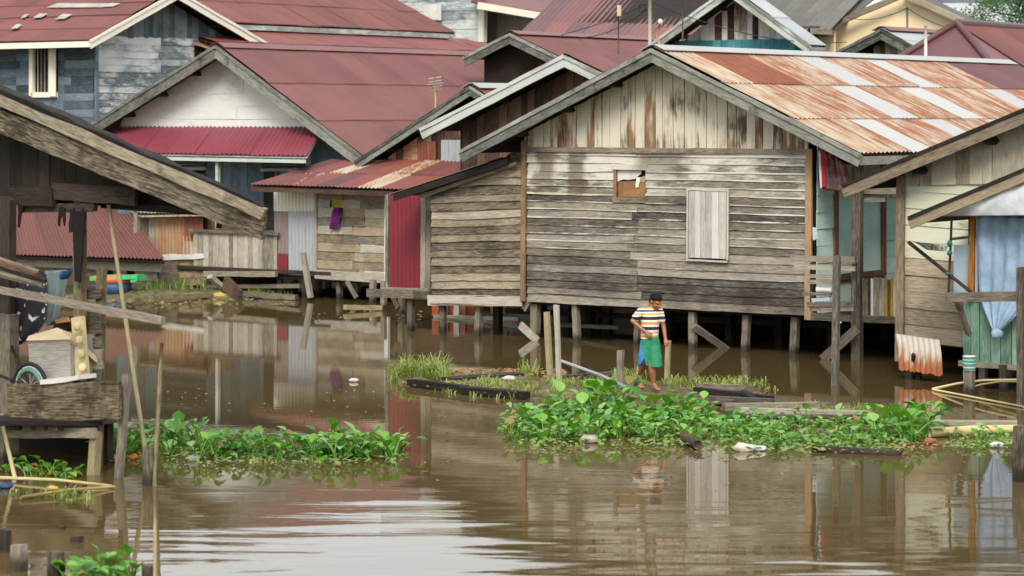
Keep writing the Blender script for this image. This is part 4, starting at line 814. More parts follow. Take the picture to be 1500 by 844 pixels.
# hanging red and white cloth under the main roof corner
M['flagred'] = plain('red_cloth', (176, 32, 42), .8, .2, 6); M['maroonc'] = plain('maroon_grey_cloth', (110, 92, 88), .85, .35, 5, c2=(84, 44, 48))
fc = thing('cloth', 'maroon cloth with red and white edge bunched under the porch eave', 'cloth', T(1215, 285, -.2), 0)
cloth('drape', [(T(1206, 217, -.2), T(1238, 240, -.3)), (T(1209, 240, -.2), T(1242, 258, -.3)), (T(1211, 262, -.2), T(1245, 275, -.3)), (T(1209, 279, -.2), T(1246, 281, -.3))], M['maroonc'], fc, .04, 4, 16)
cloth('red_edge', [(T(1203, 215, -.25), T(1208, 220, -.25)), (T(1202, 240, -.25), T(1208, 242, -.25)), (T(1203, 278, -.25), T(1210, 279, -.25))], M['flagred'], fc, .01, 1, 6)
cloth('white_edge', [(T(1199, 219, -.27), T(1202, 220, -.27)), (T(1200, 245, -.27), T(1203, 246, -.27)), (T(1202, 279, -.27), T(1204, 280, -.27))], M['tarp'], fc, .005, 1, 4)
tag(cloth('cloth', [(T(1190, 332, -.2), T(1195, 333, -.2)), (T(1190, 343, -.2), T(1198, 343, -.2)), (T(1191, 353, -.2), T(1197, 352, -.2))], M['tarp'], None, .02, 1, 6), 'small white rag hanging on the orange corner board', 'rag')
# ================================================================== LEFT MIDDLE: N roof, pink wall, rusted hut, tub
N_ = house('shed', 'low shed with corrugated maroon hip roof behind the foreground shack', -17, 5, 'shed')
na, nb, nt1, nt0 = T(-60, 372, 4.7), T(241, 381, 4.7), T(170, 298, 7.6), T(-60, 292, 7.6)
nr = panel('roof', [na - ZUP * .05, nb - ZUP * .05, nt1 - ZUP * .05, nt0 - ZUP * .05], .04, M['darkwood'], N_, n=ZUP)
K9 = 9
for i in range(K9):
    e0, e1 = na.lerp(nb, i / K9), na.lerp(nb, (i + 1) / K9); f0, f1 = nt0.lerp(nt1, i / K9), nt0.lerp(nt1, (i + 1) / K9)
    sheet('roof_sheet', e0 + ZUP * (.02 + .005 * (i % 2)), (e1 - e0) * 1.02, (f0 - e0), M['nroof'], nr, .12, .02, None, 2, .01)
nw = panel('wall', [T(-60, 445, 5.2), T(232, 442, 5.2), T(232, 378, 5.2), T(-60, 370, 5.2)], .05, M['black'], N_, n=NV)
n0, n1 = s_of(T(20, 0, 5.15)), s_of(T(233, 0, 5.15))
plank('eave_board', T(-60, 380, 5.0), T(236, 392, 5.0), .22, .04, M['grey_pale'], N_, seg=5, jit=.012)
siding(nw, 'wall_board', PT(5.12), NV, n0, n1, .0, .62, .155, lambda r: r.choice([M['grey'], M['patch'], M['stilt']]), holes=[(s_of(T(152, 0, 5.1)), s_of(T(166, 0, 5.1)), .3, .7), (s_of(T(186, 0, 5.1)), s_of(T(198, 0, 5.1)), .3, .7)], th=.03, seg=3, jit=.012)
panel('gable_end', [T(233, 440, 5.2), T(233, 440, 5.2) + V * 4, T(233, 390, 5.2) + V * 4, T(233, 384, 5.2)], .04, M['grey'], N_, n=U)
Pk = house('house', 'strip of pink plastered house seen between shed roof and rusty hut', -16, 9)
panel('wall', [T(165, 445, 8.5), T(222, 445, 8.5), T(222, 290, 8.5), T(165, 290, 8.5)], .1, M['pink'], Pk, n=NV); panel('wall', [T(222, 445, 8.5), T(222, 445, 8.5) + V * 3, T(222, 298, 8.5) + V * 3, T(222, 298, 8.5)], .1, M['pink'], Pk, n=U)
panel('roof', [T(160, 290, 8.2), T(226, 290, 8.2), T(226, 290, 8.2) + V * 4 + ZUP * .5, T(160, 290, 8.2) + V * 4 + ZUP * .5], .06, M['zincgrey'], Pk, n=ZUP)
Hu = house('hut', 'small hut of rusted corrugated sheets on a worn plaster base', -14.4, 6, 'hut')
h0, h1 = s_of(T(196, 0, 6)), s_of(T(300, 0, 6))
panel('wall', [G(h0, 6.05, .0), G(h1, 6.05, 0), G(h1, 6.05, 1.86), G(h0, 6.05, 1.86)], .05, M['darkwood'], Hu, n=NV)
panel('wall', [G(h1, 6.05, 0), G(h1, 8, 0), G(h1, 8, 1.86), G(h1, 6.05, 1.86)], .05, M['rustwall'], Hu, n=U)
for x0, x1, y0, y1, mt, off in ((196, 232, 316, 380, 'grey', 6.0), (228, 272, 318, 376, 'rustwall', 5.97), (270, 297, 316, 352, 'rustdark', 5.95), (268, 298, 346, 376, 'rustlight', 5.96)):
    if mt == 'grey': vboards(Hu, 'wall_board', PT(off), NV, s_of(T(x0, y0, off)), s_of(T(x1, y0, off)), .7, 1.8, .16, M['grey'])
    else: sheet('wall_sheet', T(x0, y0, off), T(x1, y0, off) - T(x0, y0, off), T(x0, y1, off) - T(x0, y0, off), M[mt], Hu, .1, .014, NV)
M['plaster'] = plain('worn_plaster', (158, 142, 112), .9, .3, 4, .2, .3, c2=(96, 84, 66))
for k, (y0, y1, x0, x1) in enumerate(((378, 396, 236, 300), (396, 407, 240, 304), (407, 418, 238, 303))): panel('base_block', [T(x0, y1, 5.9 - .03 * k), T(x1, y1, 5.9 - .03 * k), T(x1, y0 + .6, 5.9 - .03 * k), T(x0, y0 + .6, 5.9 - .03 * k)], .3, M['plaster'], Hu, n=NV)
plank('base_cap', T(238, 377, 5.85), T(299, 375, 5.85), .12, .08, M['paper'], Hu, seg=5, jit=.02)
hr = panel('roof', [T(190, 308, 7), T(292, 308, 7), T(302, 314, 5.7), T(205, 316, 5.7)], .04, M['rustlight'], Hu, n=ZUP)
for i in range(4): q = T(190, 306, 7).lerp(T(292, 306, 7), i / 4); sheet('roof_sheet', q + ZUP * .02, U * .6, T(203, 313, 5.7) - T(190, 306, 7), M['rustlight'] if i % 2 else M['zincgrey'], hr, .11, .014)
tb = thing('washing_tub', 'blue and orange tub under a bright green tray at the far bank', 'tub', Zp(165, 430), 0)
M['green_p'] = plain('green_plastic', (70, 176, 104), .5, .15, 5); M['blue_p'] = plain('blue_plastic', (56, 88, 128), .5, .3, 5); M['orange_p'] = plain('orange_plastic', (196, 112, 74), .5, .2, 5)
tc = Zp(166, 431, .02); lathe('tub_base', [(.3, 0), (.36, 0), (.43, .26), (.4, .26), (.34, .03)], M['blue_p'], tc, tb, 20); lathe('tub_lip', [(.36, .262), (.44, .262), (.44, .42), (.4, .42), (.38, .28)], M['orange_p'], tc, tb, 20)
plank('tray', W(136, 408, 59), W(207, 405, 58.6), .1, .3, M['green_p'], tb, seg=3); plank('tray_end', W(206, 411, 58.5), W(207, 403, 58.5), .05, .3, M['green_p'], tb); plank('tray_foot', W(192, 412, 58.6), W(203, 411, 58.6), .06, .2, M['green_p'], tb)
# ================================================================== FOREGROUND SHACK on the left
ST = -17.5
Sh = house('shack', 'dark open foreground shack with big mossy barge board at the left edge', 5.5, ST, 'shack')
rk0, rk1 = T(388, 323, ST), T(-60, 128, ST)
SB = Vector((-.42, 3.0, -.2))                      # the roof runs straight back from the river front and sags
sr = panel('roof', [rk0 + ZUP * .1, rk1 + ZUP * .1, rk1 + SB + ZUP * .1, rk0 + SB + ZUP * .1], .04, M['darkwood'], Sh, n=ZUP)
roof_sheets(sr, rk1 + ZUP * .1, SB, rk0 - rk1, 4, 2, lambda i, j: M['rustdark'])
plank('barge_board', T(387, 334, ST - .06), T(-60, 152, ST - .06), .27, .05, M['bargemoss'], sr, seg=12, jit=.008)
plank('barge_trim', T(387, 313, ST - .12), T(-60, 120, ST - .12), .13, .05, M['bargemoss'], sr, seg=14, jit=.012)
plank('roof_edge', T(386, 304, ST - .1), T(-60, 108, ST - .1), .06, .08, M['black'], sr, seg=16, jit=.02)
pts_ = [T(386, 300, ST + .05), T(-60, 100, ST + .05)]
plank('roof_edge', T(340, 283, ST), T(-60, 101, ST), .04, .2, M['darkwood'], sr, seg=16, jit=.02)
for x in (10, 90, 170, 250, 330): e = T(x, 160 + x * .43, ST + .05); plank('rafter', e - ZUP * .05, e + SB * .9 - ZUP * .12, .12, .06, M['darkwood'], sr, n=U)
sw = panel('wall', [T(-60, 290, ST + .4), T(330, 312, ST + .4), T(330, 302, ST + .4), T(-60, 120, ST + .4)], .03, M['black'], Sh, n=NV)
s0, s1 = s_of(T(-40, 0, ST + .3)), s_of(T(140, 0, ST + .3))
M['shadeboard'] = wood('brown_board', (18, 15, 11), (40, 34, 26), (58, 50, 38), mold=.3)  # near-black tone paints in the shade under the shack roof
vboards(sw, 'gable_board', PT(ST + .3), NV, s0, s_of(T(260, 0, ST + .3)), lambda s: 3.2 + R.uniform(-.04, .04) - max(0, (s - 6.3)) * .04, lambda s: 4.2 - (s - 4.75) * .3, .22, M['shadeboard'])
plank('tie_beam', T(-40, 285, ST + .2), T(80, 288, ST + .2), .22, .1, M['darkwood'], Sh, seg=3, jit=.01); plank('tie_beam', T(78, 280, ST + .22), T(200, 288, ST + .22), .2, .06, M['darkwood'], Sh, seg=4, jit=.01); plank('tie_beam', T(30, 306, ST + .25), T(140, 304, ST + .25), .1, .08, M['darkwood'], Sh, seg=4, jit=.01)  # beams darkened to stand for the shade inside the shack
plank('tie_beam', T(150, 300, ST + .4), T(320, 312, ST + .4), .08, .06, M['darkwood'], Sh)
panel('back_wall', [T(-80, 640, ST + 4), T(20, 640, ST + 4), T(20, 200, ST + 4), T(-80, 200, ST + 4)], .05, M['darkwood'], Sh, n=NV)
post('post', T(14, 600, ST + .1), 1.75, .15, M['stilt'], Sh, seg=5)
plank('post', T(9, 480, ST + .1), T(11, 290, ST + .1), .17, .1, M['darkwood'], Sh, seg=4, jit=.02)
plank('post', T(117, 560, ST + .3), T(117, 290, ST + .3), .12, .1, M['bamboo'], Sh, seg=4, jit=.01)
for (x0, y0, x1, y1, w_) in ((114, 413, 116, 310, .16), (104, 340, 106, 306, .07), (86, 330, 90, 304, .04), (122, 335, 121, 306, .03), (28, 333, 30, 300, .06), (94, 330, 93, 305, .03)):
    plank('torn_strip', T(x0, y0, ST + .15), T(x1, y1, ST + .15), w_ * .6, .02, M['black'], Sh, w2=w_ * 1.2, seg=3, jit=.012)  # strips coloured black for the shade inside the shack
# side wall boards, behind the fridge
for k in range(9):
    y = 432 + k * 17; plank('wall_board', T(122, y, ST + .45), T(150, y + R.uniform(-3, 3), ST + .5), .12, .04, R.choice([M['grey'], M['stilt']]), Sh, seg=2, jit=.012)
plank('post', T(143, 720, ST + .55), T(149, 392, ST + .55), .09, .08, M['bamboo'], Sh, seg=4, jit=.006)
plank('deck_post', T(135, 722, ST), T(141, 632, ST), .11, .1, M['bamboo'], Sh, seg=2, jit=.005); post('deck_post', T(5, 700, ST), .6, .14, M['stilt'], Sh); post('deck_post', T(158, 690, ST + .8), .6, .1, M['darkwood'], Sh)
plank('deck_beam', T(14, 634, ST - .05), T(140, 634, ST - .05), .11, .08, M['grey'], Sh, seg=3, jit=.008)
for k in range(7): x = 18 + k * 19; box('deck_board', T(x, 620 + R.uniform(-2, 2), ST + .4), .14, 1.2, .06, R.choice([M['grey'], M['stilt']]), Sh, -GA)
M['stainboard'] = wood('stained_board', (44, 37, 26), (128, 116, 92), (166, 152, 124), mold=.85, msc=(1, 1, .8), mfreq=2.6)
plank('front_board', T(13, 590, ST - .12), T(176, 586, ST - .1), .42, .05, M['stainboard'], Sh, seg=8, jit=.012)
panel('under_deck_shade', [T(0, 712, ST + 1.2), T(150, 700, ST + 1.2), T(150, 620, ST + 1.2), T(0, 620, ST + 1.2)], .03, M['black'], Sh, n=NV)  # added black sheet standing in for the shade under the open deck
panel('deck', [W(-40, 617, 29.6), W(150, 617, 29.2), W(150, 617, 29.2) + Vector((-.3, 2.5, 0)), W(-40, 617, 29.6) + Vector((-.3, 2.5, 0))], .05, M['darkwood'], Sh, n=ZUP)
for k in range(11): y = 375 + k * 2.6; plank('thatch_strip', T(-40, y - 8, ST - .2), T(58 + R.uniform(-8, 12), y + 20 + R.uniform(-3, 3), ST - .25), .035, .02, R.choice([M['darkwood'], M['brown'], M['grey']]), Sh, seg=3, jit=.008)
# contents of the shack
fl = lambda x, y, q=.15: T(x, y, ST + q)
M['batik'] = None
def batik():
    m = NT('black_white_print'); oc, rnd, off, pos = m.coords()
    vo = m.n('TexVoronoi', {'Scale': 10.0, 'Randomness': 1.0}, feature='F1'); m.set(vo.inputs['Vector'], m.vscale(m.n('VectorMath', {0: oc}, operation='ADD').outputs[0], (1, 1, 1)))
    nz = m.noise(oc, 22, 3, .6)
    d = m.math('ADD', vo.outputs['Distance'], m.math('MULTIPLY', m.math('SUBTRACT', nz, .5), .9))
    m.set(m.b.inputs['Base Color'], m.mix(m.step(d, .26, .3), lin((206, 204, 198)), lin((34, 36, 44)))); m.b.inputs['Roughness'].default_value = .9
    return m.m
M['batik'] = batik()
tag(cloth('cloth', [(T(-30, 405, ST + .2), T(68, 400, ST + .25)), (T(-30, 450, ST + .2), T(69, 445, ST + .25)), (T(-30, 500, ST + .2), T(66, 480, ST + .25)), (T(-30, 540, ST + .2), T(38, 500, ST + .25))], M['batik'], None, .04, 3, 20), 'black cloth with white floral print hanging in the foreground shack', 'cloth')
M['redcloth'] = plain('dark_red_cloth', (120, 22, 40), .85, .3, 5)
tag(cloth('cloth', [(T(-20, 396, ST + .1), T(12, 398, ST + .1)), (T(-20, 410, ST + .1), T(11, 408, ST + .1))], M['redcloth'], None, .02, 1, 6), 'dark red cloth at the left edge above the printed cloth', 'cloth')
M['skyplastic'] = plain('pale_blue_plastic', (116, 132, 134), .5, .25, 4); M['bluebag'] = plain('blue_bag', (36, 78, 112), .5, .3, 6)
tag(cloth('plastic_sheet', [(T(66, 396, ST + .35), T(96, 394, ST + .4)), (T(68, 420, ST + .35), T(92, 420, ST + .4)), (T(70, 455, ST + .35), T(86, 455, ST + .4)), (T(70, 480, ST + .35), T(82, 470, ST + .4))], M['skyplastic'], None, .05, 2, 10), 'pale blue plastic sheet beside the floral print cloth', 'plastic sheet')
tag(cloth('bag', [(T(92, 398, ST + .3), T(102, 394, ST + .3)), (T(90, 404, ST + .28), T(102, 400, ST + .28)), (T(92, 410, ST + .3), T(98, 408, ST + .3))], M['bluebag'], None, .05, 2, 8), 'small bright blue bag hung on the shack post', 'bag')
fr_ = thing('chest', 'grey chest with slanting beige lid in the foreground shack', 'chest', T(72, 556, ST + .1), -GA)
M['chestw'] = wood('grey_chest', (110, 106, 98), (152, 148, 138), (172, 168, 158), mold=.15, var=.05); M['beige'] = plain('beige_lid', (204, 186, 150), .7, .12, 3)
c0, c1, c2_, c3 = T(44, 556, ST + .1), T(103, 556, ST + .1), T(103, 494, ST + .1), T(41, 496, ST + .1)
panel('body', [c0, c1, c2_, c3], .45, M['chestw'], fr_, n=NV)
panel('lid', [T(38, 499, ST + .06), T(104, 497, ST + .06), T(104, 488, ST + .08), T(84, 480, ST + .2), T(42, 492, ST + .1)], .5, M['beige'], fr_, n=NV)
bx_ = thing('cardboard_box', 'small brown box behind the grey chest', 'box', T(92, 490, ST + .3), -GA)
panel('front', [T(78, 488, ST + .35), T(100, 486, ST + .35), T(100, 464, ST + .35), T(78, 468, ST + .35)], .2, M['brown'], bx_, n=NV); panel('flap', [T(78, 468, ST + .35), T(100, 464, ST + .35), T(104, 470, ST + .2), T(82, 473, ST + .2)], .01, M['ply'], bx_, n=ZUP)
M['tray_y'] = plain('yellowed_plastic', (196, 180, 132), .6, .2, 5, .3, .3)
eg = thing('moulded_panel', 'yellowed moulded panel with low bumps leaning beside the chest', 'panel', T(120, 556, ST + .15), 0)
panel('sheet', [T(111, 556, ST + .15), T(127, 554, ST + .15), T(119, 463, ST + .2), T(104, 466, ST + .2)], .06, M['tray_y'], eg, n=NV)
for k in range(4): blob('stain_boss', T(113 + k * 2.6, 478 + k * 20, ST + .1), .045, .02, .05, M['beige'] if k % 2 else M['tray_y'], eg, .15, 2, k)
bi = thing('bicycle', 'dark bicycle wheel with mudguard showing above the stained board', 'bicycle', T(46, 585, ST + .02), -GA)
M['tyre'] = plain('tyre', (30, 32, 34), .7, .2, 8); M['rim'] = plain('rim', (178, 176, 176), .35, .2, 8); M['mint_p'] = plain('mint_paint', (92, 124, 108), .5, .2, 5)
def torus(name, c, r, rt_, mat, parent, n=36, k=8, a0=0, a1=6.28319):
    vs_, fs = [], []; full = abs(a1 - a0) > 6.2
    m = n if full else n + 1
    for i in range(m):
        a = a0 + (a1 - a0) * i / n
        for j in range(k):
            b = j * 6.28319 / k; rr = r + rt_ * math.cos(b); vs_.append(U * rr * math.cos(a) + ZUP * rr * math.sin(a) + V * rt_ * math.sin(b))
    for i in range(n):
        i2 = (i + 1) % m
        for j in range(k): fs.append((i * k + j, i * k + (j + 1) % k, i2 * k + (j + 1) % k, i2 * k + j))
    return link(name, mk(name, vs_, fs, True), mat, Matrix.Translation(c), parent)
bcn = T(44, 566, ST + .02); wh = torus('wheel', bcn, .26, .024, M['tyre'], bi); torus('rim', bcn, .225, .012, M['rim'], wh)
for k in range(12): a = k * .5236; plank('spoke', bcn, bcn + U * .22 * math.cos(a) + ZUP * .22 * math.sin(a), .005, .005, M['rim'], wh)
torus('mudguard', bcn + NV * .01, .19, .03, M['mint_p'], bi, 20, 6, .3, 2.6)
pole('frame', [bcn, bcn + U * -.3 + ZUP * .45], .016, .016, M['tyre'], bi); pole('frame', [bcn, bcn + U * -.5 + ZUP * .1], .014, .014, M['tyre'], bi)
tag(plank('board', T(72, 559, ST - .02), T(128, 552, ST), .05, .3, M['paper'], None, n=NV, seg=3, jit=.006), 'white board edge lying on the shack deck in front of the chest', 'board')
# poles and planks in front of the shack
def stake(x, yb, yt, wpx, mat, lab, dx=0, rnd=False, grp=None, cat='stake', name='stake', knots=0, zb=-.3):
    b = Zp(x, yb); t_ = W(x + dx, yt, b.y); d = (t_ - b); wd = wpx * b.y / FPX; bb = b - d.normalized() * abs(zb)
    o = pole(name, [bb, t_], wd / 2, wd / 2 * .85, mat, None, 8, knots) if rnd else plank(name, bb, t_, wd, wd * .7, mat, None, seg=4, jit=wd * .06)
    return tag(o, lab, cat, grp)
stake(217, 690, 300, 6.5, M['bamboo'], 'tall slanting bamboo pole crossing in front of the foreground shack', -58, True, None, 'pole', 'bamboo_pole', 8)
stake(226, 712, 502, 6.5, M['bamboo'], 'upright bamboo pole standing in the water right of the shack', 11, True, None, 'pole', 'bamboo_pole', 5)
stake(219, 711, 654, 18, M['stilt'], 'wide weathered board stake at the foot of the bamboo poles', 3, False, None)
stake(174, 700, 548, 12, M['grey'], 'grey leaning stake beside the stained front board', 12, False)
tag(plank('long_plank', T(-20, 421, ST - .3), T(239, 470, ST - .5), .08, .07, M['grey'], None, n=NV, seg=8, jit=.006), 'long grey plank reaching out past the shack over the water', 'plank')
stake(22, 700, 625, 7, M['bamboo_y'], 'thin pale stick leaning at the left edge under the shack', -18, True, None, 'stick', 'stick')
for (a, b, lab) in (((0, 700), (165, 712), 'pale bamboo lying on the water under the shack, upper one'), ((30, 729), (168, 713), 'pale bamboo lying on the water under the shack, lower one')):
    tag(pole('floating_bamboo', [Zp(*a, .03), Zp((a[0] + b[0]) / 2, (a[1] + b[1]) / 2 - 3, .05), Zp(*b, .02)], .02, .015, M['bamboo_y'], None, 6), lab, 'bamboo', 'floating bamboo sticks')
for (x, yb, yt, wp, lab) in ((28, 836, 798, 22, 'short square stump at the far left bottom corner'), (8, 808, 776, 14, 'dark stump cut by the left edge near the bottom'), (82, 850, 808, 22, 'square stump beside the bottom left water plants'), (217, 850, 828, 15, 'low round stump right of the bottom left water plants'), (163, 825, 809, 14, 'small dark stump behind the bottom left water plants'), (113, 794, 786, 16, 'tiny dark stump just above the water on the left'), (90, 775, 770, 12, 'smallest dark stump tip in the water on the left')):
    stake(x, yb, yt, wp, M['stilt'] if 'dark' not in lab else M['darkwood'], lab, 0, False, 'stumps in the foreground water', 'stump', 'stump')
stake(227, 870, 730, 5, M['bamboo'], 'thin bamboo standing in the near water at the bottom left', 0, True, None, 'pole', 'bamboo_pole', 4)
# ================================================================== ISLAND: mud, planks, stakes, litter
def bankmesh(name, ells, mat, res=.12):
    E2 = []
    for (x0, x1, ya, yb, hgt) in ells:
        p = Zp((x0 + x1) / 2, (ya + yb) / 2); rx = (x1 - x0) / 2 * p.y / FPX; ry = abs(Zp(x0, ya).y - Zp(x0, yb).y) / 2; E2.append((p.x, p.y, rx, ry, hgt))
    x0 = min(e[0] - e[2] for e in E2) - .3; x1 = max(e[0] + e[2] for e in E2) + .3; y0 = min(e[1] - e[3] for e in E2) - .3; y1 = max(e[1] + e[3] for e in E2) + .3
    def zf(x, y):
        z = -.12
        for cx, cy, rx, ry, hg in E2:
            d = ((x - cx) / rx) ** 2 + ((y - cy) / ry) ** 2 + .35 * hsh(x * .8, y * .5); z = max(z, -.12 + (hg + .12) * max(0, min(1, (1.35 - d) / .6)))
        return z + .018 * hsh(x * 2.3, y * 1.9, 2)
    o = gridmesh(name, x0, x1, y0, y1, int((x1 - x0) / res), int((y1 - y0) / res), zf, mat)
    return zf
M['isle'] = plain('island_mud', (112, 104, 74), .92, .4, 7, .2, .8, c2=(70, 66, 42))
zf_is = bankmesh('mud_bank', [(570, 655, 548, 562, .06), (640, 790, 545, 575, .05), (770, 1010, 560, 590, .07), (1000, 1130, 565, 600, .06), (1110, 1290, 596, 616, .05), (780, 1100, 604, 636, .02)], M['isle'], .1)
zf_lf = lambda x, y: 0.0
zf_md = bankmesh('mud_bank', [(180, 300, 418, 436, .12), (280, 430, 420, 438, .1), (90, 230, 428, 442, .04)], M['isle'], .2)
def fplank(x0, y0, x1, y1, wd, mat, lab, th=.06, z=.06, grp='planks on the floating bank', name='plank', rnd=False, cat='plank'):
    a, b = Zp(x0, y0, z), Zp(x1, y1, z)
    o = pole(name, [a, a.lerp(b, .5) + ZUP * .01, b], wd / 2, wd / 2 * .8, mat, None, 8) if rnd else plank(name, a, b, wd, th, mat, None, n=ZUP, seg=5, jit=.01)
    return tag(o, lab, cat, grp)
fplank(603, 560, 682, 570, .14, M['darkwood'], 'dark wet plank at the left end of the floating bank', .1)
fplank(678, 571, 772, 579, .18, M['darkwood'], 'dark wet plank left of the large water plant clump', .1)
fplank(655, 556, 760, 548, .3, M['stilt'], 'grey half sunken board lying across the left of the bank', .05)
fplank(815, 553, 905, 546, .12, M['grey'], 'thin grey board lying in the water left of the boy', .05)
fplank(1020, 572, 1130, 585, .12, M['darkwood'], 'dark weathered beam lying right of the boy', .1, .1)
fplank(1035, 585, 1132, 590, .14, M['grey'], 'light edged beam in front of the dark beam right of the boy', .1, .1)
fplank(1025, 566, 1090, 568, .1, M['grey'], 'short grey beam just right of the boy feet', .08, .12)
fplank(1040, 578, 1110, 572, .5, M['mud'], 'flat muddy board between the beams right of the boy', .04, .05)
fplank(1060, 596, 1200, 594, .14, M['grey'], 'upper grey plank on the right of the floating bank', .09, .09)
fplank(1085, 602, 1275, 607, .2, M['grey_pale'], 'long pale plank on the right of the floating bank', .08, .07)
fplank(1060, 612, 1290, 612, .34, M['stilt'], 'broad brown plank behind the right water plants', .05, .05)
fplank(1290, 618, 1490, 620, .26, M['grey'], 'broad plank floating towards the right edge', .05, .04)
fplank(1362, 634, 1495, 628, .13, M['bamboo_y'], 'pale round log floating at the right edge', .1, .06, None, 'log', True, 'log')
fplank(1190, 660, 1320, 666, .12, M['darkwood'], 'dark log floating in front of the right water plants', .08, .01, None, 'log', True, 'log')
fplank(1000, 640, 1022, 652, .14, M['brown'], 'short brown stub sticking out of the water plants', .1, .06, None, 'log', True, 'log')
o = tag(pole('pole', [Zp(820, 528, .06), W(880, 550, 38.4), Zp(930, 574, .1)], .025, .03, M['zincgrey'], None, 7), 'pale pole slanting down to the bank left of the boy', 'pole')
stake(806, 563, 457, 8, M['bamboo'], 'shorter of two grey stakes standing together left of the boy', -5)
stake(819, 566, 447, 7, M['grey_pale'], 'taller of two grey stakes standing together left of the boy', -4)
stake(908, 576, 513, 9, M['grey'], 'single low grey stake in front of the boy on his left', 1)
stake(977, 556, 499, 7, M['bamboo'], 'stake directly behind the boy on his right', 2)
tyr = tag(torus('tyre', Zp(1098, 583, .1), .14, .05, M['tyre'], None, 24), 'old dark tyre lying at the end of the beams right of the boy', 'tyre')
tyr.matrix_basis = Matrix.Translation(Zp(1100, 584, .1)) @ Matrix.Rotation(1.35, 4, 'X')
lit = [(518, 557, .07, (206, 190, 190), 'white and red scrap floating on open water left of the bank'), (832, 643, .08, (214, 130, 96), 'orange scrap at the front edge of the water plants'), (860, 643, .14, (178, 168, 150), 'grey crumpled scrap beside the orange scrap'), (1090, 656, .13, (200, 192, 176), 'pale long scrap floating in front of the water plants'), (1075, 655, .05, (170, 90, 50), 'rust coloured scrap next to the pale floating scrap'), (1112, 657, .08, (214, 214, 212), 'small white scrap at the end of the pale floating scrap'), (745, 556, .12, (190, 180, 170), 'pale rubbish heap on the half sunken board'), (1362, 646, .1, (150, 96, 70), 'brown scrap left of the last water plants'), (1460, 652, .09, (206, 206, 200), 'white scrap under the last water plants'), (283, 671, .09, (176, 176, 166), 'grey white scrap at the front of the left plant bed'), (195, 670, .07, (196, 96, 50), 'orange scrap in front of the left plant bed'), (172, 672, .1, (186, 160, 136), 'tan scrap at the left end of the left plant bed'), (78, 715, .06, (206, 170, 70), 'yellow scrap floating under the shack'), (8, 712, .08, (40, 70, 110), 'dark blue bag floating under the shack at the left edge'), (323, 434, .18, (196, 170, 70), 'yellow bag on the far bank beside the debris'), (315, 415, .22, (96, 104, 116), 'grey blue drum shaped bundle on the far bank')]
for k, (x, y, r, c, lab) in enumerate(lit):
    tag(blob('litter', Zp(x, y, r * .25 + .01), r, r * .7, r * .45, plain('litter_%d' % k, c, .7, .3, 12), None, .3, 2, k), lab, 'litter', 'litter')
for k, (a, b, wd, lab) in enumerate((((245, 434), (318, 432), .22, 'old canoe shaped log at the water edge of the far bank'), ((330, 414), (352, 436), .3, 'tilted brown board on the far bank debris'), ((308, 405), (335, 430), .14, 'grey timber leaning in the far bank debris'), ((350, 430), (435, 436), .18, 'long thin log at the right of the far bank'), ((505, 450), (560, 451), .1, 'sunken stick floating before the patched shack'))):
    p0 = Zp(*a, .1) if k not in (1, 2) else W(a[0], a[1], 58.2); tag(plank('log' if k in (0, 3, 4) else 'board', p0, Zp(*b, .06), wd, .1, [M['bamboo'], M['brown'], M['grey_pale'], M['grey'], M['bamboo']][k], None, n=NV if k in (1, 2) else ZUP, seg=5, jit=.02), lab, 'log' if k in (0, 3, 4) else 'board')
# orange boards seen under the lean-to
ob = thing('plank_barrier', 'orange red boards with a white post seen under the lean-to floor', 'barrier', Zp(670, 464), -GA)
M['orangeb'] = wood('orange_red_boards', (130, 66, 44), (176, 92, 62), (200, 120, 90), mold=.2)
for k in range(6): plank('board', W(638 + k * 13, 463, 52.4), W(638 + k * 13, 440, 52.4), .17, .03, M['orangeb'], ob, jit=.004)
plank('post', W(669, 467, 52.2), W(670, 440, 52.2), .13, .06, M['white'], ob); plank('rail', W(636, 464, 52.3), W(760, 468, 51), .08, .06, M['grey_pale'], ob)
for k in range(4): plank('board', W(722 + k * 9, 459, 52), W(722 + k * 9, 442, 52), .11, .03, M['trim'], ob, jit=.004)
# ================================================================== PLANTS
def leaf_mesh(name, L, Wd, cup, stalk, lean):
    vs_, fs = [], []
    N = 5
    base = Vector((0, 0, 0)); top = Vector((lean, 0, stalk))
    for i in range(4):                                # swollen stalk
        f = i / 3; c = base.lerp(top, f) + Vector((0, 0, 0)); c.x = lean * f * f; r = .012 * (1.3 - .7 * f)
        for k in range(4): a = k * 1.5708; vs_.append((c.x + r * math.cos(a), r * math.sin(a), c.z))
    for i in range(3):
        for k in range(4): fs.append((i * 4 + k, i * 4 + (k + 1) % 4, i * 4 + 4 + (k + 1) % 4, i * 4 + 4 + k))
    b = len(vs_); tilt = math.atan2(lean, stalk) + R.uniform(.2, 1.0)
    dx, dz = math.sin(tilt), math.cos(tilt); nx_, nz_ = -math.cos(tilt), math.sin(tilt)
    prof = [.28, .82, 1.0, .86, .5, .06]
    for i in range(N + 1):
        f = i / N; wv = Wd / 2 * prof[i]; curl = -cup * L * (f - .4) ** 2 * 1.2
        for k, g in enumerate((-1, -.5, 0, .5, 1)):
            up = cup * wv * g * g * 1.1 + curl
            vs_.append((lean + dx * L * f + nx_ * -up * -1, wv * g, stalk + dz * L * f + nz_ * up))
    for i in range(N):
        for k in range(4): q = b + i * 5 + k; fs.append((q, q + 1, q + 6, q + 5))
    return mk(name, vs_, fs, True)
LEAF = [leaf_mesh('leaf', R.uniform(.13, .19), R.uniform(.12, .18), R.uniform(.15, .5), R.uniform(.06, .3), R.uniform(.03, .14)) for _ in range(22)]
for me in LEAF: me.materials.append(M['leaf'])
LEAFP = []
for me in LEAF: c = me.copy(); c.materials.clear(); c.materials.append(M['leaf_pale']); LEAFP.append(c)
LEAFY = []
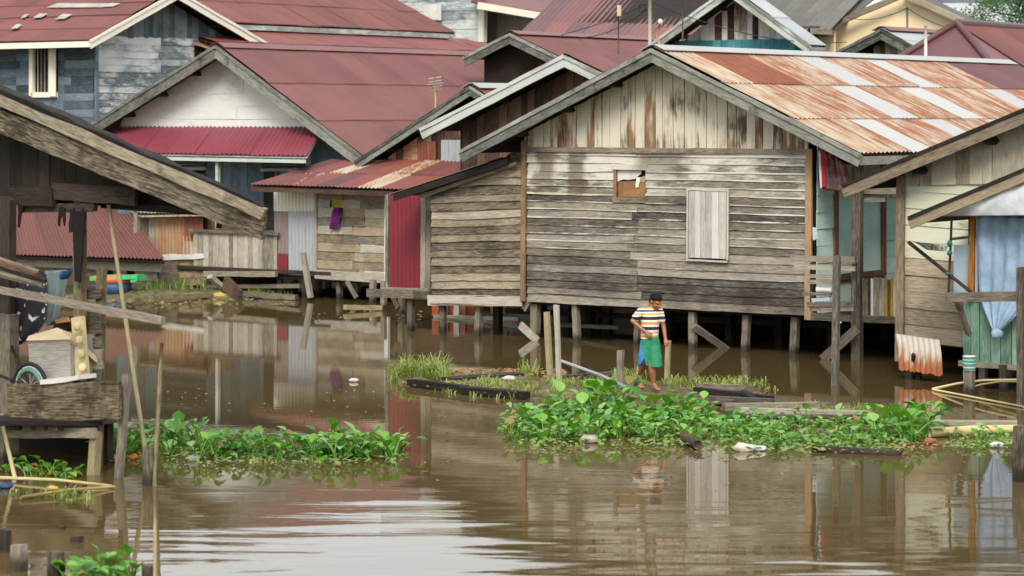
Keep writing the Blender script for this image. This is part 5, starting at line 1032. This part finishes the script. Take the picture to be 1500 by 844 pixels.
for me in LEAF[:8]: c = me.copy(); c.materials.clear(); c.materials.append(M['leaf_dead']); LEAFY.append(c)
def hyacinth(p, sc_, lab, grp, n=8, pale=.25):
    root = link('water_hyacinth', None, None, Matrix.Translation(p), None); root.empty_display_size = .1; tag(root, lab, 'water plant', grp)
    for k in range(n):
        a = k * 6.283 / n + R.uniform(-.5, .5); q = R.uniform(.6, 1.2) * sc_
        me = R.choice(LEAFY if R.random() < .07 else LEAFP if R.random() < pale else LEAF)
        o = bpy.data.objects.new('leaf', me); COL.objects.link(o); o.parent = root
        o.matrix_basis = Matrix.Translation((R.uniform(-.05, .05), R.uniform(-.05, .05), -.02)) @ Matrix.Rotation(a, 4, 'Z') @ Matrix.Rotation(R.uniform(-.1, .35), 4, 'Y') @ Matrix.Scale(q, 4)
def bed(x0, x1, yb, yf, n, sc_, lab, grp, edge=None, leaves=8, pale=.25):
    k = 0; tries = 0; got = []
    while k < n and tries < 6000:
        tries += 1
        x = R.uniform(x0, x1); f = (x - x0) / (x1 - x0)
        b, g = (edge(f) if edge else (0, 1)); y = yb + (yf - yb) * R.uniform(b, g)
        p = Zp(x, y)
        if any((p - q).length < .1 for q in got) or (925 < x < 990 and y < 612): continue
        got.append(p); sv = sc_(f, (y - yb) / (yf - yb)) if callable(sc_) else sc_
        hyacinth(p, sv, lab, grp, leaves, pale); k += 1
bed(742, 1128, 596, 649, 150, lambda f, g: (.74 + .46 * math.sin(min(1, f * 1.35) * math.pi) ** .7) * (1.12 - .4 * g), 'water hyacinth plant in the large clump before the boy', 'water hyacinth before the boy', lambda f: (.55 - .5 * math.sin(f * math.pi) + (.25 if f > .8 else 0), 1), 8, .18)
bed(1070, 1300, 616, 658, 72, lambda f, g: .62, 'low water hyacinth plant in the spread right of the large clump', 'low water hyacinth at right', None, 7, .45)
bed(1286, 1362, 614, 648, 18, lambda f, g: 1.0, 'water hyacinth plant in the dense dark clump at right', 'dense right water hyacinth', None, 9, .1)
bed(1385, 1482, 640, 653, 9, .6, 'small water hyacinth plant nearest the right edge', 'water hyacinth near the right edge', None, 6, .2)
bed(160, 585, 642, 674, 88, lambda f, g: .84 + .1 * math.sin(f * 9), 'water hyacinth plant in the long bed right of the shack', 'long left water hyacinth bed', lambda f: (.1 if f < .3 else .45, 1), 8, .3)
bed(95, 205, 838, 866, 13, .72, 'water hyacinth plant in the bottom left corner clump', 'bottom left water hyacinth', None, 8, .05)
bed(5, 112, 690, 706, 9, .7, 'water hyacinth plant in the shade under the shack deck', 'water hyacinth under the shack', None, 6, .2)
for x, y, lab in ((243, 640, 'tall single water hyacinth by the upright bamboo pole'), (290, 634, 'lone water hyacinth floating behind the long left bed')): hyacinth(Zp(x, y), 1.25 if x == 243 else .7, lab, None, 5)
def grass(name, lab, spots, mat):
    vs_, fs = [], []; rr = random.Random(5)
    for (x0, x1, y0, y1, n, h, zf) in spots:
        tuft = [(rr.uniform(x0, x1), rr.uniform(y0, y1), rr.uniform(.35, 1.2), rr.uniform(0, 6.28)) for _ in range(max(4, n // 22))]
        for _ in range(n):
            tx, ty, th_, ta = rr.choice(tuft)
            p = Zp(tx + rr.gauss(0, 6), min(y1, max(y0, ty + rr.gauss(0, 1.5)))); z = max(0, zf(p.x, p.y)) if zf else 0
            hh = h * th_ * rr.uniform(.35, 1.1); a = ta + rr.gauss(0, 1.3); l = rr.uniform(.25, 1.3) * hh; w_ = rr.uniform(.004, .01)
            d = Vector((math.cos(a), math.sin(a), 0)); sd_ = Vector((-d.y, d.x, 0)) * w_
            b = len(vs_); c = Vector((p.x, p.y, z - .01))
            m1 = c + d * l * .22 + ZUP * hh * .55; m2 = c + d * l * .62 + ZUP * hh * .9; m3 = c + d * l * 1.05 + ZUP * hh * rr.uniform(.6, 1.0)
            vs_ += [c - sd_, c + sd_, m1 + sd_, m1 - sd_, m2 + sd_ * .7, m2 - sd_ * .7, m3]
            fs += [(b, b + 1, b + 2, b + 3), (b + 3, b + 2, b + 4, b + 5), (b + 5, b + 4, b + 6)]
    o = link(name, mk(name, vs_, fs), mat, Matrix.Identity(4), None); return tag(o, lab, 'grass', None, 'stuff')
grass('grass', 'green river grass growing on the floating bank', [(576, 648, 548, 559, 1500, .27, zf_is), (640, 800, 562, 578, 800, .1, zf_is), (700, 930, 560, 585, 1300, .12, zf_is), (930, 975, 562, 572, 200, .06, zf_is), (770, 790, 546, 552, 120, .28, zf_is), (905, 935, 548, 560, 200, .2, zf_is), (968, 1130, 555, 572, 900, .1, zf_is), (1130, 1290, 598, 610, 500, .09, zf_is), (1310, 1370, 602, 612, 160, .12, zf_is), (740, 1360, 620, 656, 1300, .07, zf_is), (1070, 1150, 600, 612, 260, .1, zf_is)], M['grass'])
grass('grass', 'green grass tufts along the far bank at left', [(205, 300, 418, 432, 900, .3, zf_md), (225, 250, 412, 424, 350, .55, zf_md), (360, 425, 428, 437, 500, .16, zf_md)], M['grass'])
grass('grass', 'grass blades and weed under the foreground shack', [(20, 130, 722, 735, 160, .12, None), (160, 590, 655, 678, 500, .07, zf_lf)], M['grass'])
def scatter(name, lab, spots, mat, cat):
    vs_, fs = [], []; rr = random.Random(9)
    for (x0, x1, y0, y1, n, r) in spots:
        for _ in range(n):
            c = Zp(rr.uniform(x0, x1), rr.uniform(y0, y1), .05); b = len(vs_); a = rr.uniform(0, 6.28); q = r * rr.uniform(.5, 1.3); e = Vector((math.cos(a), math.sin(a), rr.uniform(-.4, .4))) * q; f = Vector((-math.sin(a), math.cos(a), rr.uniform(-.4, .4))) * q * .55
            vs_ += [c - e - f, c + e - f, c + e + f, c - e + f, c + ZUP * q * .4]; fs += [(b, b + 1, b + 4), (b + 1, b + 2, b + 4), (b + 2, b + 3, b + 4), (b + 3, b, b + 4)]
    return tag(link(name, mk(name, vs_, fs), mat, Matrix.Identity(4), None), lab, cat, None, 'stuff')
M['deadleaf'] = plain('dead_leaves', (170, 132, 88), .9, .4, 3, .2, c2=(110, 80, 52))
scatter('dead_leaves', 'brown dead leaves scattered over the floating bank', [(650, 830, 540, 552, 220, .035), (660, 780, 550, 562, 70, .03), (1000, 1130, 562, 594, 90, .03), (770, 1000, 644, 652, 40, .025), (1290, 1370, 648, 656, 30, .03), (160, 590, 672, 680, 50, .025)], M['deadleaf'], 'dead leaves')
M['smallleaf'] = leaf_mat('small_floating_leaf', (66, 108, 36), (96, 136, 52), (130, 158, 84))
scatter('duckweed', 'small pale floating leaves along the front of the plants', [(760, 1130, 642, 653, 150, .03), (1090, 1330, 636, 660, 260, .035), (1385, 1480, 645, 656, 40, .03), (160, 590, 664, 678, 150, .03)], M['smallleaf'], 'floating leaves')
M['scum'] = plain('flotsam', (150, 138, 108), .9, .4, 4, .2, c2=(96, 84, 60))
scatter('flotsam', 'tiny specks of dead leaf and scum drifting on the river', [(240, 700, 560, 640, 60, .018), (250, 1450, 665, 720, 90, .016), (560, 640, 558, 566, 30, .02), (420, 620, 448, 470, 30, .03), (740, 1360, 655, 664, 140, .022), (160, 590, 677, 684, 70, .02), (160, 420, 438, 446, 60, .04)], M['scum'], 'flotsam')
# tree at the top right
tr = house('tree', 'dark green leafy tree cut by the top right corner', -1, 34, 'tree'); tcn = T(1505, 12, 36)
pole('trunk', [Vector((tcn.x, tcn.y, .3)), Vector((tcn.x + .1, tcn.y, 4)), Vector((tcn.x, tcn.y, tcn.z + .3))], .22, .08, M['brown'], tr)
vs_, fs = [], []; rr = random.Random(3)
cl = [Vector((rr.gauss(0, .8), rr.gauss(0, .8), rr.gauss(0, .75))) for _ in range(34)]
for _ in range(9000):
    c = rr.choice(cl); p = tcn + ZUP * .25 + c + Vector((rr.gauss(0, .26), rr.gauss(0, .26), rr.gauss(0, .24))); d = Vector((rr.uniform(-1, 1), rr.uniform(-1, 1), rr.uniform(-.8, .2))).normalized() * .1; e = d.orthogonal().normalized() * .035; b = len(vs_)
    vs_ += [p, p + d * .5 + e, p + d, p + d * .5 - e]; fs.append((b, b + 1, b + 2, b + 3))
link('crown', mk('crown', vs_, fs), M['treeleaf'], Matrix.Identity(4), tr)
for k in range(7): pole('limb', [Vector((tcn.x, tcn.y, tcn.z - 1.2 + k * .15)), tcn + cl[k] * .9], .05, .015, M['brown'], tr, 5)
# ================================================================== POLES, LAMP, WIRES behind the ridge
def mast(x, yb, yt, t, r, mat, name, lab, cat):
    a = T(x, yb, t); b = T(x, yt, t); return thing(name, lab, cat, a, 0), a, b
m1, a, b = mast(952, 110, -20, 12.5, .04, 'x', 'utility_pole', 'pale utility pole rising behind the peak of the main house', 'pole'); pole('shaft', [a, b], .045, .04, M['grey_pale'], m1)
torus('coil', b + U * -.22 - ZUP * .5, .09, .012, M['tyre'], m1, 16, 5)
m2, a, b = mast(906, 120, 8, 12.5, .02, 'x', 'antenna', 'thin antenna rod with pale box at its top left of the utility pole', 'antenna'); pole('rod', [a, b], .018, .014, M['grey'], m2); box('aerial_box', T(907, 16, 12.5), .09, .06, .26, M['beige'], m2, -GA, .01)
m3, a, b = mast(967, 70, 36, 11, .02, 'x', 'lamp_post', 'small white lamp on a bent brown post behind the main ridge', 'lamp'); pole('post', [a, T(962, 50, 11), b], .03, .025, M['trim'], m3); blob('lamp', T(967, 32, 11), .055, .055, .07, M['paper'], m3, .02)
m4, a, b = mast(1329, 48, 9, 22, .02, 'x', 'service_mast', 'thin service mast in front of the yellow gable', 'mast'); pole('shaft', [a, b], .03, .03, M['grey'], m4); plank('crossarm', T(1316, 14, 22), T(1332, 9, 22), .05, .05, M['grey'], m4)
m5, a, b = mast(1356, 82, 38, 13.5, .02, 'x', 'pipe', 'pale upright pipe left of the maroon hipped roof', 'pipe'); pole('tube', [a, b], .035, .035, M['paper'], m5)
m6, a, b = mast(1000, 60, -10, 15, .01, 'x', 'antenna', 'thin dark rod in front of the white boarded gable', 'rod'); pole('rod', [a, b], .02, .016, M['grey'], m6)
m7, a, b = mast(1185, 78, 40, 24, .02, 'x', 'chimney_pipe', 'thin dark pipe with small cap beside the grey roof', 'pipe'); pole('tube', [a, b], .03, .03, M['darkwood'], m7); plank('cap', b - U * .4, b + U * .3, .06, .2, M['grey'], m7)
M['wire'] = plain('wire', (52, 50, 50), .6, .1, 3)
def wire(p0, p1, sag, lab, r=.011):
    pts = [p0.lerp(p1, k / 10) - ZUP * sag * 4 * (k / 10) * (1 - k / 10) for k in range(11)]; return tag(pole('wire', pts, r, r, M['wire'], None, 5), lab, 'wire', 'overhead wires')
wire(T(952, 4, 12.5), T(700, 62, 20), .3, 'wire running down left from the utility pole, upper one'); wire(T(952, 10, 12.5), T(820, 52, 18), .3, 'wire running down left from the utility pole, lower one')
wire(T(952, 2, 12.5), T(1240, 62, 20), .3, 'wire running right from the utility pole past the white gable')
wire(T(1329, 12, 22), T(1240, 26, 26), .15, 'wire running left from the service mast over the yellow wall'); wire(T(1329, 12, 22), T(1440, 45, 26), .2, 'wire running right from the service mast over the yellow wall')
# ================================================================== THE BOY
def caps(bm, p0, p1, r0, r1, n=14, sx=1.0):
    p0, p1 = Vector(p0), Vector(p1); d = p1 - p0; L = max(d.length, 1e-5); X = d / L; a = X.orthogonal().normalized(); b = X.cross(a)
    rings = []
    for k in range(5): th = -math.pi / 2 + k / 4 * math.pi / 2; rings.append((p0 + X * r0 * math.sin(th), r0 * math.cos(th)))
    for k in range(5): th = k / 4 * math.pi / 2; rings.append((p1 + X * r1 * math.sin(th), r1 * math.cos(th)))
    prev = None
    for c, r in rings:
        cur = [bm.verts.new(c + (a * math.cos(j * 6.28319 / n) + b * math.sin(j * 6.28319 / n)) * max(r, .0008)) for j in range(n)]
        if prev:
            for j in range(n): bm.faces.new((prev[j], prev[(j + 1) % n], cur[(j + 1) % n], cur[j]))
        else: bm.faces.new(list(reversed(cur)))
        prev = cur
    bm.faces.new(prev)
def ell(bm, c, rx, ry, rz_, rot=None):
    M_ = Matrix.Translation(c) @ (rot or Matrix.Identity(4)) @ Matrix.Diagonal((rx, ry, rz_, 1)); bmesh.ops.create_uvsphere(bm, u_segments=18, v_segments=12, radius=1, matrix=M_)
def loft(bm, rings, n=20):
    prev = None
    for c, rx, ry in rings:
        cur = [bm.verts.new(Vector(c) + Vector((rx * math.cos(j * 6.28319 / n), ry * math.sin(j * 6.28319 / n), 0))) for j in range(n)]
        if prev:
            for j in range(n): bm.faces.new((prev[j], prev[(j + 1) % n], cur[(j + 1) % n], cur[j]))
        else: bm.faces.new(list(reversed(cur)))
        prev = cur
    bm.faces.new(prev)
def fused(name, fn, mat, parent, Mw, vox=.008, sm=6, dec=None):
    bm = bmesh.new(); fn(bm); me = bpy.data.meshes.new(name); bm.to_mesh(me); bm.free()
    o = link(name, me, mat, Mw, parent); m = o.modifiers.new('remesh', 'REMESH'); m.mode = 'VOXEL'; m.voxel_size = vox; m.use_smooth_shade = True
    s_ = o.modifiers.new('smooth', 'SMOOTH'); s_.factor = .5; s_.iterations = sm
    return o
bp = Zp(950, 571, .09); k_ = bp.y / FPX
# local frame: x to the right of the picture, y towards the far bank, z up, origin between the feet; q(px, py, depth) in photograph pixels
def q(x, y, d=0.0): return Vector(((x - 950) * k_, d, (571 - y) * k_))
boy = thing('person', 'barefoot child in striped shirt and green shorts walking on the floating bank', 'person', bp, 0)
Mb = Matrix.Translation(bp)
def skin_mat():
    m = NT('skin'); oc, rnd, off, pos = m.coords()
    m.set(m.b.inputs['Base Color'], m.mix(m.noise(oc, 14, 3), lin((132, 84, 56)), lin((156, 102, 70)))); m.b.inputs['Roughness'].default_value = .5
    m.b.inputs['Subsurface Weight'].default_value = .08; m.b.inputs['Subsurface Radius'].default_value = (.02, .008, .004)
    return m.m
M['skin'] = skin_mat()
sL, sR_ = q(938.5, 456.5, -.02), q(966.5, 457, .02)
eL, hL = q(926.5, 470, -.06), q(946, 486, -.15)
eR, hR = q(972, 478, .02), q(974.5, 497, -.07)
hipL, hipR = q(945.5, 502, .02), q(959.5, 502, -.01)
knL, anL = q(944.5, 532, -.05), q(937.5, 550, .16)
knR, anR = q(954, 536, -.1), q(957, 562, -.06)
neck, headc = q(955.5, 452, 0), q(960.5, 441.5, -.06)
def body(bm):
    caps(bm, q(952.5, 498, .01), q(952.5, 486, 0), .092, .095); caps(bm, q(952.5, 486, 0), q(953, 466, 0), .098, .108); caps(bm, sL, sR_, .052, .05); caps(bm, q(953, 470, 0), q(953.5, 458, 0), .108, .07)
    caps(bm, neck, q(959, 446, -.04), .04, .038)
    for s_, e_, h_ in ((sL, eL, hL), (sR_, eR, hR)): caps(bm, s_, e_, .042, .033); caps(bm, e_, h_, .034, .023)
    for h_, e_, down in ((hL, eL, 0), (hR, eR, 1)):
        d = (h_ - e_).normalized(); pal = h_ + d * .045
        side = d.cross(Vector((0, 1, 0))).normalized(); nrm = d.cross(side)
        for g in (-1, 0, 1): caps(bm, h_ + side * .01 * g, pal + side * .018 * g, .018, .015)
        for g, ln in ((-1.5, .05), (-.5, .062), (.5, .058), (1.5, .045)):
            b0 = pal + side * .015 * g; b1 = b0 + d * ln * .55 + nrm * -.006; b2 = b1 + d * ln * .4 + nrm * -.022; caps(bm, b0, b1, .0095, .0085, 8); caps(bm, b1, b2, .0085, .007, 8)
        t0 = h_ + side * .02 + d * .012; t1 = t0 + side * .022 + d * .03 - nrm * .012; caps(bm, t0, t1, .011, .009, 8); caps(bm, t1, t1 + d * .026 - nrm * .008, .009, .0075, 8)
    caps(bm, hipL, knL, .07, .052); caps(bm, knL, knL.lerp(anL, .35), .05, .05); caps(bm, knL.lerp(anL, .35), anL, .05, .028)
    caps(bm, hipR, knR, .07, .053); caps(bm, knR, knR.lerp(anR, .35), .052, .053); caps(bm, knR.lerp(anR, .35), anR, .053, .03)
    # rear foot: heel up, toes on the ground; front foot flat
    hl = anL + Vector((-.012, .03, -.015)); ball = q(939.5, 565.5, .1); caps(bm, hl, anL, .03, .03); caps(bm, hl, ball, .03, .03); caps(bm, anL, ball, .028, .028)
    for g in range(5): caps(bm, ball + Vector((.014 * (g - 2), 0, -.005)), ball + Vector((.016 * (g - 2) + .012, -.045 + abs(g - 1) * .006, -.03)), .014 if g == 0 else .011, .01, 8)
    hf = q(955.5, 567.3, -.02); bf = q(962, 568, -.14); caps(bm, hf, anR, .032, .03); caps(bm, hf, bf, .03, .027); caps(bm, anR, bf, .03, .022)
    dd_ = (bf - hf).normalized(); sdv = dd_.cross(ZUP)
    for g in range(5): caps(bm, bf + sdv * .013 * (g - 2), bf + sdv * .015 * (g - 2) + dd_ * (.055 - abs(g - 1) * .006) - ZUP * .008, .014 if g == 0 else .011, .01, 8)
HR_ = Matrix.Rotation(math.radians(38), 4, 'Z') @ Matrix.Rotation(math.radians(28), 4, 'X')   # face turned to picture right and bowed
def hp(x, y, z): return headc + HR_ @ Vector((x, y, z))           # head space: -y is the face
def head(bm):
    ell(bm, hp(0, .012, .025), .076, .09, .088, HR_); ell(bm, hp(0, -.02, -.035), .058, .066, .08, HR_); caps(bm, hp(0, -.05, -.09), hp(0, -.055, -.085), .03, .028)
    caps(bm, hp(0, -.083, .0), hp(0, -.1, -.028), .009, .015, 10); 
    for g in (-1, 1):
        ell(bm, hp(.078 * g, .01, -.008), .011, .02, .03, HR_); caps(bm, hp(.018 * g, -.079, .018), hp(.046 * g, -.068, .018), .011, .01, 8); caps(bm, hp(.035 * g, -.062, -.03), hp(.03 * g, -.062, -.04), .022, .02, 8); caps(bm, hp(.007 * g, -.092, -.03), hp(.012 * g, -.088, -.03), .009, .007, 8)
    for z, w_ in ((-.052, .016), (-.062, .014)): caps(bm, hp(-w_, -.084, z), hp(w_, -.084, z), .0065, .0065, 8)
def full(bm): body(bm); head(bm)
bo = fused('body', full, M['skin'], boy, Mb, .0065, 5)
M['eye'] = plain('eye_dark', (30, 24, 22), .3, .1, 5); M['hair'] = plain('hair', (20, 18, 20), .7, .4, 40, .2, .6)
for g in (-1, 1): blob('eye', bp + hp(.031 * g, -.074, .003), .011, .006, .006, M['eye'], bo, .0, 2)
def hair(bm):
    ell(bm, hp(0, .022, .042), .083, .092, .083, HR_); ell(bm, hp(0, .05, .0), .078, .06, .075, HR_); ell(bm, hp(0, -.045, .075), .06, .035, .03, HR_)
    rr = random.Random(2)
    for _ in range(60):
        a = rr.uniform(0, 6.28); e = rr.uniform(.15, 1.4); d = Vector((math.cos(a) * math.cos(e), math.sin(a) * math.cos(e), math.sin(e)))
        if d.y < -.5 and d.z < .55: continue
        c = hp(d.x * .08, .022 + d.y * .09, .042 + d.z * .082); caps(bm, c, c + HR_ @ Vector((d.x * .012, d.y * .012 - .008, -.012)), .012, .006, 6)
fused('hair', hair, M['hair'], boy, Mb, .007, 2)
def stripes():
    m = NT('striped_shirt'); oc, rnd, off, pos = m.coords(); sx = m.n('SeparateXYZ'); m.set(sx.inputs[0], oc)
    zz = m.math('ADD', sx.outputs[2], m.math('MULTIPLY', m.math('SUBTRACT', m.noise(oc, 6, 2), .5), .012))
    mr = m.n('MapRange', {'From Min': (571 - 501) * k_, 'From Max': (571 - 448) * k_}); m.set(mr.inputs[0], zz)
    wht, org, nav = lin((214, 208, 200)), lin((206, 140, 36)), lin((30, 34, 54))
    d = m.n('ValToRGB'); cr = d.color_ramp; cr.interpolation = 'CONSTANT'
    seq = [(0, nav), (.09, wht), (.13, org), (.19, wht), (.25, org), (.29, wht), (.34, nav), (.43, wht), (.49, org), (.56, wht), (.62, nav), (.71, wht), (.76, org), (.8, wht), (.84, nav), (.89, wht), (.92, org)]
    e = cr.elements
    while len(e) < len(seq): e.new(.5)
    for x, (p, c) in zip(e, seq): x.position = p; x.color = c + (1,)
    m.set(d.inputs[0], mr.outputs[0]); m.set(m.b.inputs['Base Color'], d.outputs[0]); m.b.inputs['Roughness'].default_value = .9; m.bump(m.noise(oc, 18, 3), .5, .02)
    return m.m
M['shirt'] = stripes()
def shirt(bm):
    loft(bm, [(q(951.5, 501, .01), .128, .108), (q(951.5, 494, .01), .13, .112), (q(952, 482, 0), .13, .115), (q(952.5, 470, 0), .138, .118), (q(953, 461, 0), .14, .105), (q(953.5, 455, 0), .105, .075), (q(954.5, 451.5, -.01), .06, .055)]); caps(bm, sL, sR_, .062, .058)
    caps(bm, sL, sL.lerp(eL, .62), .062, .058); caps(bm, sR_, sR_.lerp(eR, .55), .06, .055)
    caps(bm, q(953, 455, 0), q(957, 452, -.02), .06, .05)
fused('shirt', shirt, M['shirt'], boy, Mb, .008, 4)
def shorts_mat():
    m = NT('green_shorts'); oc, rnd, off, pos = m.coords(); sx = m.n('SeparateXYZ'); m.set(sx.inputs[0], oc)
    x0 = (940 - 950) * k_
    grn = m.mix(m.noise(oc, 9, 3), lin((22, 106, 72)), lin((34, 132, 92)))
    # blue wedge and navy wedge on the side panel
    fz_ = m.math('MULTIPLY', m.math('SUBTRACT', sx.outputs[2], (571 - 533) * k_), 1.0)
    lim = m.math('ADD', (936.5 - 950) * k_, m.math('MULTIPLY', m.math('SUBTRACT', (571 - 492) * k_, sx.outputs[2]), .22))
    side = m.step(sx.outputs[0], m.math('ADD', lim, .004) if False else lim, m.math('ADD', lim, -.004)) if False else m.math('LESS_THAN', sx.outputs[0], lim)
    nav = m.math('LESS_THAN', fz_, m.math('ADD', .0, m.math('MULTIPLY', m.math('ADD', sx.outputs[0], .13), 1.5)))
    col = m.mix(side, grn, m.mix(nav, lin((44, 118, 176)), lin((26, 30, 52))))
    m.set(m.b.inputs['Base Color'], col); m.b.inputs['Roughness'].default_value = .8; m.bump(m.noise(oc, 14, 3), .6, .03)
    return m.m
M['shorts'] = shorts_mat()
def shorts(bm):
    loft(bm, [(q(952.5, 514, 0), .15, .105), (q(952.5, 507, .01), .155, .125), (q(952.5, 498, .01), .138, .12), (q(952.5, 493, .01), .125, .112)])
    loft(bm, [(q(944, 535, -.03), .09, .098), (q(944.5, 520, -.02), .096, .1), (q(947.5, 506, .0), .095, .105)]); loft(bm, [(q(959.8, 537, -.09), .098, .098), (q(959.5, 522, -.05), .1, .105), (q(957, 506, -.01), .095, .105)])
fused('shorts', shorts, M['shorts'], boy, Mb, .008, 4)
